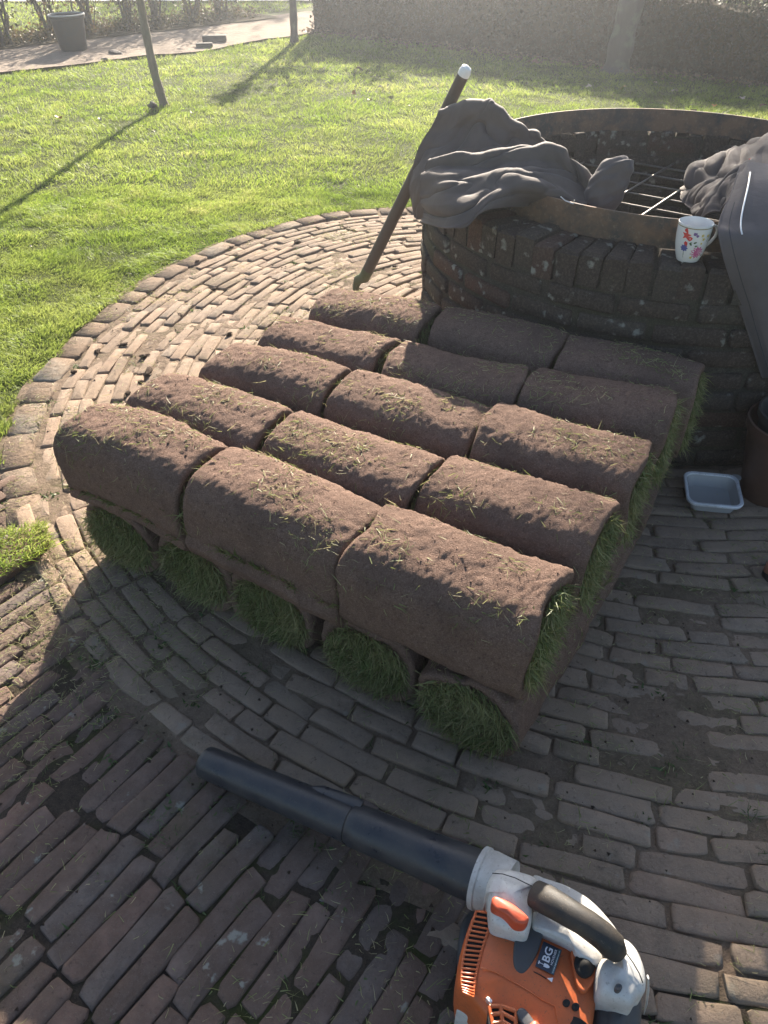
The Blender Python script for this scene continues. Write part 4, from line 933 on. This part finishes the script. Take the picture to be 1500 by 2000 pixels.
# sticker
def quad(name, pts, h, mat): return MB().raw([BH(x, y, h(x, y) if callable(h) else h) for x, y in pts], [(0, 1, 2, 3)] if len(pts) == 4 else [(0, 1, 2)]).build(name, mat, bl, smooth=False)
sh_ = lambda e: (lambda x, y: hz(x, y)+e)
M_navy = simple('navy_sticker', (.018, .028, .05), .3); M_teal = simple('teal_sticker_band', (.06, .12, .13), .3); M_print = simple('white_print', (.75, .75, .78), .4)
st0, st1, st2, st3 = (705, 727), (825, 785), (772, 950), (650, 890)
def stp(u, v): a = np.array; p = a(st0)*(1-u)*(1-v)+a(st1)*u*(1-v)+a(st2)*u*v+a(st3)*(1-u)*v; return float(p[0]), float(p[1])   # u across, v down
SH = .1985
quad('sticker', [stp(0, 0), stp(1, 0), stp(1, 1), stp(0, 1)], SH, M_navy)
quad('sticker_band', [stp(.84, .02), stp(.98, .02), stp(.98, .98), stp(.84, .98)], SH+.0006, M_teal)
def text(s_, u, v, hgt, wid, name):        # reads from the bottom of the sticker to its top
    cu = bpy.data.curves.new(name, 'FONT'); cu.body = s_; cu.size = 1; cu.resolution_u = 3; cu.offset = .02 if len(s_) < 4 else .005
    t_ = bpy.data.objects.new(name, cu); COL.objects.link(t_); dg = bpy.context.evaluated_depsgraph_get(); me = bpy.data.meshes.new_from_object(t_.evaluated_get(dg)); bpy.data.objects.remove(t_)
    co = np.empty(len(me.vertices)*3, np.float32); me.vertices.foreach_get('co', co); co = co.reshape(-1, 3); mn, mx = co.min(0), co.max(0)
    q = (co-mn)/np.maximum(mx-mn, 1e-6); new = [BH(*stp(u+hgt*(1-b)-hgt, v-wid*a), SH+.001) for a, b, _ in q]
    me.vertices.foreach_set('co', np.array([tuple(a) for a in new], np.float32).ravel()); me.update(); add(name, me, M_print, bl, smooth=False)
text('BG', .60, .66, .40, .54, 'sticker_lettering'); text('HOVENIER', .79, .68, .12, .60, 'sticker_small_print'); text('www.bghovenier.nl', .95, .94, .07, .86, 'sticker_address')
mbs = MB(); hh = SH+.001
def sq(u0, v0, u1, v1): mbs.raw([BH(*stp(a, b), hh) for a, b in ((u0, v0), (u1, v0), (u1, v1), (u0, v1))], [(0, 1, 2, 3)])
sq(.09, .735, .15, .86); sq(.12, .785, .40, .81); mbs.raw([BH(*stp(a, b), hh) for a, b in ((.38, .73), (.56, .73), (.66, .76), (.69, .797), (.66, .84), (.56, .87), (.38, .87))], [tuple(range(7))]); mbs.build('spade_emblem', M_print, bl, smooth=False)
quad('white_triangle', [(728, 968), (768, 965), (760, 995)], .1992, M_print)
# handle frame, cover, trigger, grip
puffy('handle_arch', [(640, 285), (700, 300), (850, 352), (1000, 440), (1120, 555), (1215, 690), (1150, 720), (1010, 590), (860, 490), (700, 400), (640, 380)], .10, .200, M_wh, .003, .012, 90, centre=(960, 500))
puffy('handle_base', [(640, 530), (700, 540), (800, 590), (960, 700), (1090, 810), (1068, 868), (1000, 850), (920, 800), (890, 745), (780, 690), (700, 655), (640, 620)], .12, .212, M_wh, .004, .008, 90, centre=(860, 690))
puffy('front_cover', [(395, 240), (440, 232), (500, 236), (640, 275), (672, 325), (640, 365), (632, 430), (640, 520), (628, 610), (600, 662), (500, 640), (380, 592), (356, 500), (352, 400), (334, 385), (352, 300)], .12, .238, M_wh, .010, .020, 96, centre=(490, 440))
puffy('trigger', [(378, 432), (420, 436), (520, 488), (605, 560), (606, 592), (580, 612), (520, 600), (450, 545), (390, 510), (370, 470)], .20, .256, M_trig, .003, .006, 50)
gp_ = [(652, 420), (720, 455), (800, 500), (900, 560), (1000, 620), (1090, 690), (1160, 760), (1195, 815)]
gh = [.236, .244, .251, .256, .257, .252, .243, .232]
MB().tube([BH(x, y, h) for (x, y), h in zip(gp_, gh)], [.0225, .0235, .0225, .0215, .021, .0215, .0215, .015], 28, flat=.9).build('grip', M_grip, bl, sharp=80)
MB().tube([BH(x+8, y-25, h+.0175) for (x, y), h in zip(gp_[:7], gh[:7])], .0009, 6).build('grip_seam', M_dark, bl)
puffy('rear_cover', [(1195, 690), (1260, 688), (1330, 760), (1378, 880), (1390, 990), (1372, 1040), (1340, 1060), (1312, 1110), (1280, 1126), (1180, 1095), (1080, 1050), (1064, 970), (1066, 870), (1100, 812), (1150, 850), (1205, 800)], .05, .224, M_wh, .008, .022, 100, centre=(1220, 930))
puffy('cover_screw_hole', [(1195+24*math.cos(a), 1025+24*math.sin(a)) for a in [i*math.pi/6 for i in range(12)]], .2, .2305, M_gr, -.002, .001, 24)
MB().tube([BH(x, y, h) for x, y, h in ((1385, 960, .20), (1386, 1040, .17), (1376, 1130, .14), (1358, 1205, .12))], [.004, .004, .003, .001], 8, flat=.4).build('cover_lip', M_wh, bl)
MB().tube([BH(x, y, h) for x, y, h in ((372, 285, .2335), (440, 290, .2425), (520, 315, .247), (600, 355, .244), (636, 372, .239))], .0008, 5).build('mould_seam', M_dark, bl)
MB().tube([BH(x, y, h) for x, y, h in ((1240, 800, .2325), (1290, 870, .2315), (1330, 940, .2275), (1352, 1000, .2215))], .0009, 5).build('mould_seam', M_dark, bl)
MB().tube([BH(x, y, hz(x, y)+.0004) for x, y in ((640, 925), (680, 945), (725, 972))], .0007, 5).build('panel_line', M_dark, bl)
MB().tube([BH(x, y, hz(x, y)+.0006) for x, y in ((300, 900), (380, 920), (560, 1020), (700, 1110), (780, 1150), (800, 1260))], .0011, 5).build('panel_line', M_or, bl)
puffy('fuel_tank', [(1075, 1035), (1180, 1080), (1290, 1110), (1350, 1060), (1362, 1150), (1345, 1290), (1250, 1420), (1080, 1430), (1030, 1290)], .005, .165, M_gr, .010, .022, 70, centre=(1190, 1240))

# ------------------------------------------------------------------ background planting
def tree(name, label, cat, base, pts, rads, mat, crown_c, crown_r, nleaf, leafmat, leafs=.05, group=None, branches=6, twigs=5):
    root = thing(name, label, cat, base, group=group); b = Vector(base)
    k = 10; P = np.array([tuple(p) for p in pts]); t = np.linspace(0, len(P)-1, k*(len(P)-1)+1); C = catmull(P, t); rr = np.interp(t, range(len(P)), rads)
    rr = rr*(1+.07*np.sin(t*13)); rr[0] *= 1.5; rr[1] *= 1.15
    MB().tube([Vector(c) for c in C], list(rr), 14).build('trunk', mat, root, sharp=80)
    top = Vector(pts[-1]); cc = Vector(crown_c); anchors = []
    mb = MB()
    for i in range(branches):
        a = 2.4*i+random.random(); f_ = random.uniform(.45, 1); s_ = Vector(tuple(catmull(P, np.array([f_*(len(P)-1)]))[0])); e = cc+Vector((math.cos(a)*crown_r[0]*.75, math.sin(a)*crown_r[0]*.75, random.uniform(-.6, .8)*crown_r[1]))
        m_ = (s_+e)/2+Vector((0, 0, .06)); mb.tube([s_, m_, e], [rads[-1]*.8, rads[-1]*.45, rads[-1]*.15], 6); anchors += [m_, e, (m_+e)/2]
        for q in range(twigs):
            o_ = random.choice((m_, e)); e2 = o_+Vector((random.gauss(0, 1), random.gauss(0, 1), random.gauss(.3, .8)))*crown_r[0]*.35; mb.tube([o_, e2], [rads[-1]*.25, rads[-1]*.08], 4); anchors.append(e2)
    mb.build('branches', mat, root, sharp=80)
    if nleaf:
        A_ = np.array([tuple(a) for a in anchors]); p = A_[rng.integers(0, len(A_), nleaf)]+rng.normal(size=(nleaf, 3))*crown_r[0]*.17
        leaf_cards('crown', p, leafs, leafmat, root)
    return root
def leaf_cards(name, p, s, mat, root, kind=None, flat=0):
    n = len(p); a = rng.normal(size=(n, 3)); a[:, 2] *= (1-flat); a /= np.linalg.norm(a, axis=1, keepdims=True); b = np.cross(a, rng.normal(size=(n, 3))); b /= np.linalg.norm(b, axis=1, keepdims=True)
    L_ = (s*rng.uniform(.6, 1.3, n))[:, None]; W_ = L_*.55; m = np.cross(a, b)*L_*.12
    v = np.stack([p, p+a*L_*.5+b*W_*.5+m, p+a*L_, p+a*L_*.5-b*W_*.5+m], 1).reshape(-1, 3); f = np.arange(n*4).reshape(n, 4)
    me = mesh_np(name, v, f); face_attr(me, 'tint', rng.random(n)); return add(name, me, mat, root, kind=kind, smooth=False)
tb = H(322, 207, 0)
tree('young_tree', 'slender young tree with mottled bark standing alone on the sunlit lawn', 'tree', (tb.x, tb.y, 0), [(0, 0, -.02), (-.045, 0, .28), (-.07, .02, .8), (-.06, 0, 1.5), (-.02, 0, 2.3), (0, 0, 3.0)], [.040, .036, .032, .028, .022, .012], M_bark, (-.02, 0, 2.5), (.55, .7), 900, M_crown, .06, branches=9)
V, F = blob(.035, 31, .9, 12, .5); o = add('root_stump', mesh('root_stump', V, F), M_barkd, None, tuple(H(298, 206, .02))); tag(o, 'small gnarled root stump just left of the young tree', 'stump')
tree('dark_tree', 'small dark tree at the left end of the clipped hedge', 'tree', tuple(H(575, 82, 0)), [(0, 0, -.02), (.01, 0, .5), (-.02, 0, 1.1), (0, 0, 1.6)], [.05, .045, .036, .02], M_barkd, (0, 0, 1.45), (.13, .2), 420, M_hedge, .06, branches=7)
bt = H(1203, 138, 0)
tree('large_tree', 'stout leaning tree trunk in front of the dark hedge', 'tree', tuple(bt), [(0, 0, -.03), (.03, 0, .5), (.16, 0, 1.6), (.35, .1, 3.5), (.5, .2, 5.6)], [.135, .122, .115, .10, .05], M_barkd, (.5, .2, 6.2), (1.3, 1.0), 2500, M_crown, .09, branches=10)
# unseen leafy limb, added to the large tree to shade the near paving
lt = bpy.data.objects['large_tree']; lc = Vector((1.76, 9.65, 4.33))-bt
mb = MB(); mb.tube([Vector((.33, .1, 3.3)), Vector((-.1, .25, 3.9)), lc], [.05, .035, .015], 8)
for q in range(9): mb.tube([lc, lc+Vector((random.gauss(0, .22), random.gauss(0, .22), random.gauss(.02, .2)))], [.012, .004], 5)
mb.build('added_shade_limb', M_barkd, lt); leaf_cards('shade_limb_foliage', np.array(tuple(lc))+rng.normal(size=(2600, 3))*[.24, .24, .22], .07, M_crown, lt)
for q, (x, y, z, r_, n_) in enumerate(((-.75, 13.2, 1.75, .42, 420), (.25, 13.1, 1.75, .30, 260))):
    tree('garden_shrub', ['wide leafy shrub rising behind the left end of the clipped hedge', 'small rounded shrub behind the clipped hedge near its left end'][q], 'shrub', (x, y, -.03), [(0, 0, 0), (.03, 0, .7), (0, 0, z)], [.04, .035, .02], M_barkd, (0, 0, z), (r_, r_*.8), n_, M_shrub, .08)
# clipped hedge
hd_a, hd_b = Vector((-1.02, 12.3, 0)), Vector((6.2, 6.6, 0)); hv = (hd_b-hd_a); hl = hv.length; hv /= hl; hn = Vector((-hv.y, hv.x, 0))
def hh_(s): return np.interp(s, [0, 4.2, 6, 9.2], [.92, .80, .66, .64])
hedge = thing('clipped_hedge', 'long dark clipped hedge along the back of the lawn', 'hedge', tuple(hd_a))
n = 30000; s = rng.uniform(0, hl, n); face = rng.random(n)
dpt = np.where(face < .6, rng.exponential(.035, n), rng.uniform(0, .55, n)); z = np.where(face < .6, rng.uniform(0.02, 1, n)*hh_(s), hh_(s)-rng.exponential(.035, n)); 
dpt = dpt+.04*vnoise(s*4, z*5, s*0); z = z+.03*vnoise(s*5, dpt*5, s*0+3)
back_ = (face > .9); dpt = np.where(back_, .55-rng.exponential(.03, n), dpt); z = np.where(back_, rng.uniform(.02, 1, n)*hh_(s), z)
p = np.stack([hv.x*s+hn.x*dpt, hv.y*s+hn.y*dpt, np.maximum(z, .01)], 1); leaf_cards('foliage', p, .042, M_hedge, hedge)
mb = MB()
for i in range(60):
    s_ = hl*(i+random.random()*.6)/60; b0 = hv*s_+hn*random.uniform(.15, .4); h_ = float(hh_(s_))*.9
    for q in range(3): mb.tube([b0, b0+Vector((random.gauss(0, .06), random.gauss(0, .06), h_*.5)), b0+Vector((random.gauss(0, .14), random.gauss(0, .14), h_))], [.014, .009, .004], 5)
mb.build('stems', M_barkd, hedge)
ns_ = 60; v = []; 
for i in range(ns_):
    s_ = hl*i/(ns_-1); h_ = float(hh_(s_))-.10
    for dd, zz in ((.10, .0), (.09, h_*.5), (.12, h_), (.42, h_), (.45, h_*.5), (.44, 0)): q = hv*s_+hn*(dd+random.gauss(0, .015)); v.append((q.x, q.y, zz+random.gauss(0, .012) if zz else 0))
MB().raw(v, [(i*6+j, (i+1)*6+j, (i+1)*6+j+1, i*6+j+1) for i in range(ns_-1) for j in range(5)]).build('dense_inner_twigs', M_litter, hedge)
# sparse shrubs beyond the sandy path
sa, sb = Vector((-6.2, 9.55, 0)), Vector((-2.35, 13.35, 0)); sdv = sb-sa
names = ['outermost', 'second', 'third', 'fourth', 'fifth', 'sixth', 'seventh', 'eighth', 'ninth', 'tenth', 'eleventh']
for i in range(11):
    c = sa+sdv*(i/10)+Vector((random.gauss(0, .06), random.gauss(0, .1), 0)); root = thing('bare_shrub', 'half bare leggy shrub beyond the sandy path, %s from the left' % names[i], 'shrub', (c.x, c.y, .02), group='row of half bare shrubs beyond the sandy path')
    mb = MB(); anc = []
    for q in range(random.randint(8, 12)):
        b0 = Vector((random.gauss(0, .05), random.gauss(0, .05), 0)); m1 = b0+Vector((random.gauss(0, .06), random.gauss(0, .06), .3)); e = m1+Vector((random.gauss(0, .14), random.gauss(0, .14), random.uniform(.4, .7))); r0 = random.uniform(.007, .024)
        mb.tube([b0, m1, e], [r0, r0*.75, r0*.3], 6); anc += [m1, e, (m1+e)/2, (b0+m1)/2]
        for t_ in range(5):
            o_ = m1.lerp(e, random.random()); e2 = o_+Vector((random.gauss(0, .13), random.gauss(0, .13), random.gauss(.08, .1))); mb.tube([o_, e2], [r0*.3, r0*.12], 4); anc.append(e2)
    mb.build('stems', M_barkd, root); A_ = np.array([tuple(a) for a in anc]); nl = 420 if i < 5 else 700
    p = A_[rng.integers(0, len(A_), nl)]+rng.normal(size=(nl, 3))*.07; p[:, 2] = np.abs(p[:, 2]); leaf_cards('foliage', p, .05, M_shrub, root)
n = 9000; s = rng.uniform(-.05, 1.08, n); p = np.stack([sa.x+sdv.x*s+rng.normal(size=n)*.16-.06, sa.y+sdv.y*s+rng.normal(size=n)*.16+.0, .03+np.abs(rng.normal(size=n))*.05+.10*np.clip(vnoise(s*22, s*0, s*0), 0, 1)*rng.random(n)], 1)
leaf_cards('undergrowth', p, .045, M_shrub, None, 'stuff')
n = 1500; s = rng.uniform(.0, hl, n); q = -np.abs(rng.normal(size=n))*.16; p = np.stack([hd_a.x+hv.x*s+hn.x*q, hd_a.y+hv.y*s+hn.y*q, rng.uniform(.015, .05, n)], 1)
M_litleaf = leaf_mat('litter_leaf', [(.05, .035, .02), (.09, .06, .035), (.16, .10, .05), (.24, .19, .12)], .2, 3)
leaf_cards('leaf_litter', p, .045, M_litleaf, None, 'stuff', .8)
# far trees and a far hedge beyond the road, only seen from other positions
for q, (x, y) in enumerate(((-9, 24), (-2, 27), (6, 25), (13, 22))):
    tree('far_tree', ['broad tree far left beyond the road', 'tall tree beyond the road left of the sun', 'round tree beyond the road right of the sun', 'broad tree far right beyond the road'][q], 'tree', (x, y, -.05), [(0, 0, 0), (.1, 0, 2), (0, .1, 4.5)], [.22, .17, .1], M_barkd, (0, 0, 5.2), (2.0, 1.5), 1500, M_crown, .22, branches=12)

# thin scattering volume, added to stand in for the low sun's veiling glare
hzmb = MB(); hzmb.box((0, 12, 3.4), (70, 56, 9.4)); hz_m = bpy.data.materials.new('glare_haze'); hz_m.use_nodes = True; hn_ = hz_m.node_tree; hn_.nodes.remove(hn_.nodes['Principled BSDF'])
pv = hn_.nodes.new('ShaderNodeVolumePrincipled'); pv.inputs['Color'].default_value = (.84, .90, 1, 1); pv.inputs['Density'].default_value = .006; pv.inputs['Anisotropy'].default_value = .8
hn_.links.new(pv.outputs[0], hn_.nodes['Material Output'].inputs['Volume'])
HZ = hzmb.build('glare_haze', hz_m, None, smooth=False, kind='stuff')

# bucket
bk = H(139, 104, 0); bucket = thing('tub', 'tall dark grey plastic tub standing on the sandy path', 'tub', (bk.x, bk.y+.13, .018), (0, R(-1), 0))
M_tub = simple('grey_tub_plastic', (.045, .048, .052), .5, 0, .4)
MB().lathe([(.001, .0), (.145, .0), (.150, .006), (.190, .315), (.205, .318), (.207, .345), (.199, .348), (.187, .34), (.183, .31), (.142, .012), (.001, .012)], 48).build('body', M_tub, bucket, sharp=50)
M_rimt = simple('pale_tub_rim', (.30, .32, .33), .35); MB().lathe([(.200, .3475), (.210, .352), (.2085, .362), (.200, .364), (.195, .356)], 48, closed=True).build('rim', M_rimt, bucket)
# small blocks on the path
def block(px, py, dims, rz, label, mat, name='stone_block', cat='block'):
    p = H(px, py, 0); mb = MB(); mb.box((0, 0, dims[2]/2), dims); o = mb.build(name, mat, None, (p.x, p.y, .016), smooth=False); o.rotation_euler[2] = rz; md = o.modifiers.new('b', 'BEVEL'); md.width = .012; md.segments = 2; tag(o, label, cat); return o
M_blk = simple('weathered_block', (.07, .065, .06), .9, 0, .6, bs=.8)
block(420, 84, (.30, .11, .07), R(8), 'dark long block lying on the sandy path, the longer of two', M_blk); block(400, 95, (.20, .09, .045), R(10), 'short dark slab just in front of the long block on the path', M_blk)
V, F = blob(.06, 5, .5, 12, .35); V[:, 0] *= 1.5; p = H(226, 108, 0); o = add('bark_chunk', mesh('bark_chunk', V, F), M_barkd, None, (p.x, p.y, .02)); o.rotation_euler = (0, R(10), R(-20)); tag(o, 'dark curled chunk of bark at the edge of the lawn and the sandy path', 'bark')
V, F = blob(.04, 8, .5, 10, .35); p = H(205, 119, 0); o = add('bark_chunk', mesh('bark_chunk', V, F), M_barkd, None, (p.x, p.y, .01)); tag(o, 'small dark lump of bark beside the larger chunk on the lawn edge', 'bark')
# fallen leaves
lf = [(115, 228, 0, 9), (195, 232, 3, 5), (690, 181, 0, 7), (700, 133, 2, 10), (745, 170, 3, 8), (722, 194, 1, 6), (763, 189, 3, 7), (800, 205, 3, 5), (1217, 170, 1, 8), (1150, 168, 3, 7), (1318, 176, 3, 8), (1355, 220, 2, 10), (375, 220, 3, 5), (482, 220, 1, 4), (301, 255, 3, 5), (1045, 120, 2, 9), (1490, 205, 2, 8), (60, 480, 3, 3), (1395, 205, 0, 6), (1450, 190, 3, 7), (1280, 160, 3, 5), (905, 232, 2, 5)]
cn = ['orange', 'yellow', 'brown', 'pale dry']
for q, (px, py, c, s) in enumerate(lf):
    p = H(px, py, .03); r_ = s*p.length/1500*.75; k = 10
    v = [(math.cos(2*math.pi*i/k)*r_*(1.15 if i % 2 == 0 else .72), math.sin(2*math.pi*i/k)*r_*(1.0 if i % 2 == 0 else .7), .35*r_*math.cos(2*2*math.pi*i/k+q)) for i in range(k)]+[(0, 0, -.05*r_)]
    o = add('fallen_leaf', mesh('fallen_leaf', v, [(i, (i+1) % k, k) for i in range(k)]), M_leafs[c], None, tuple(p), smooth=False); o.rotation_euler = (random.gauss(0, .4), random.gauss(0, .4), q)
    where = 'by the young tree' if px < 500 else 'at middle of lawn' if px < 820 else 'in hedge shade behind well'
    size = 'large' if s > 7.5 else 'small' if s < 6 else 'medium'
    tag(o, '%s %s leaf on lawn %s' % (size, cn[c].replace('pale dry', 'pale'), where), 'leaf', 'leaves fallen on the lawn')

# labels that would still be shared: tell them apart by their order in the picture
_by = {}
for o in list(COL.objects):
    if o.parent is None and o.get('category') in ('leaf', 'soil clod'): _by.setdefault(o['label'], []).append(o)
for lab, os_ in _by.items():
    if len(os_) > 1:
        os_.sort(key=lambda o: float(proj(o.location.x, o.location.y, o.location.z)[0]))
        nm = {2: ['left one', 'right one'], 3: ['left one', 'centre one', 'right one'], 4: ['leftmost', 'second', 'third', 'rightmost']}.get(len(os_), ['number %d from left' % (i+1) for i in range(len(os_))])
        for o, x_ in zip(os_, nm): o['label'] = lab+', '+x_
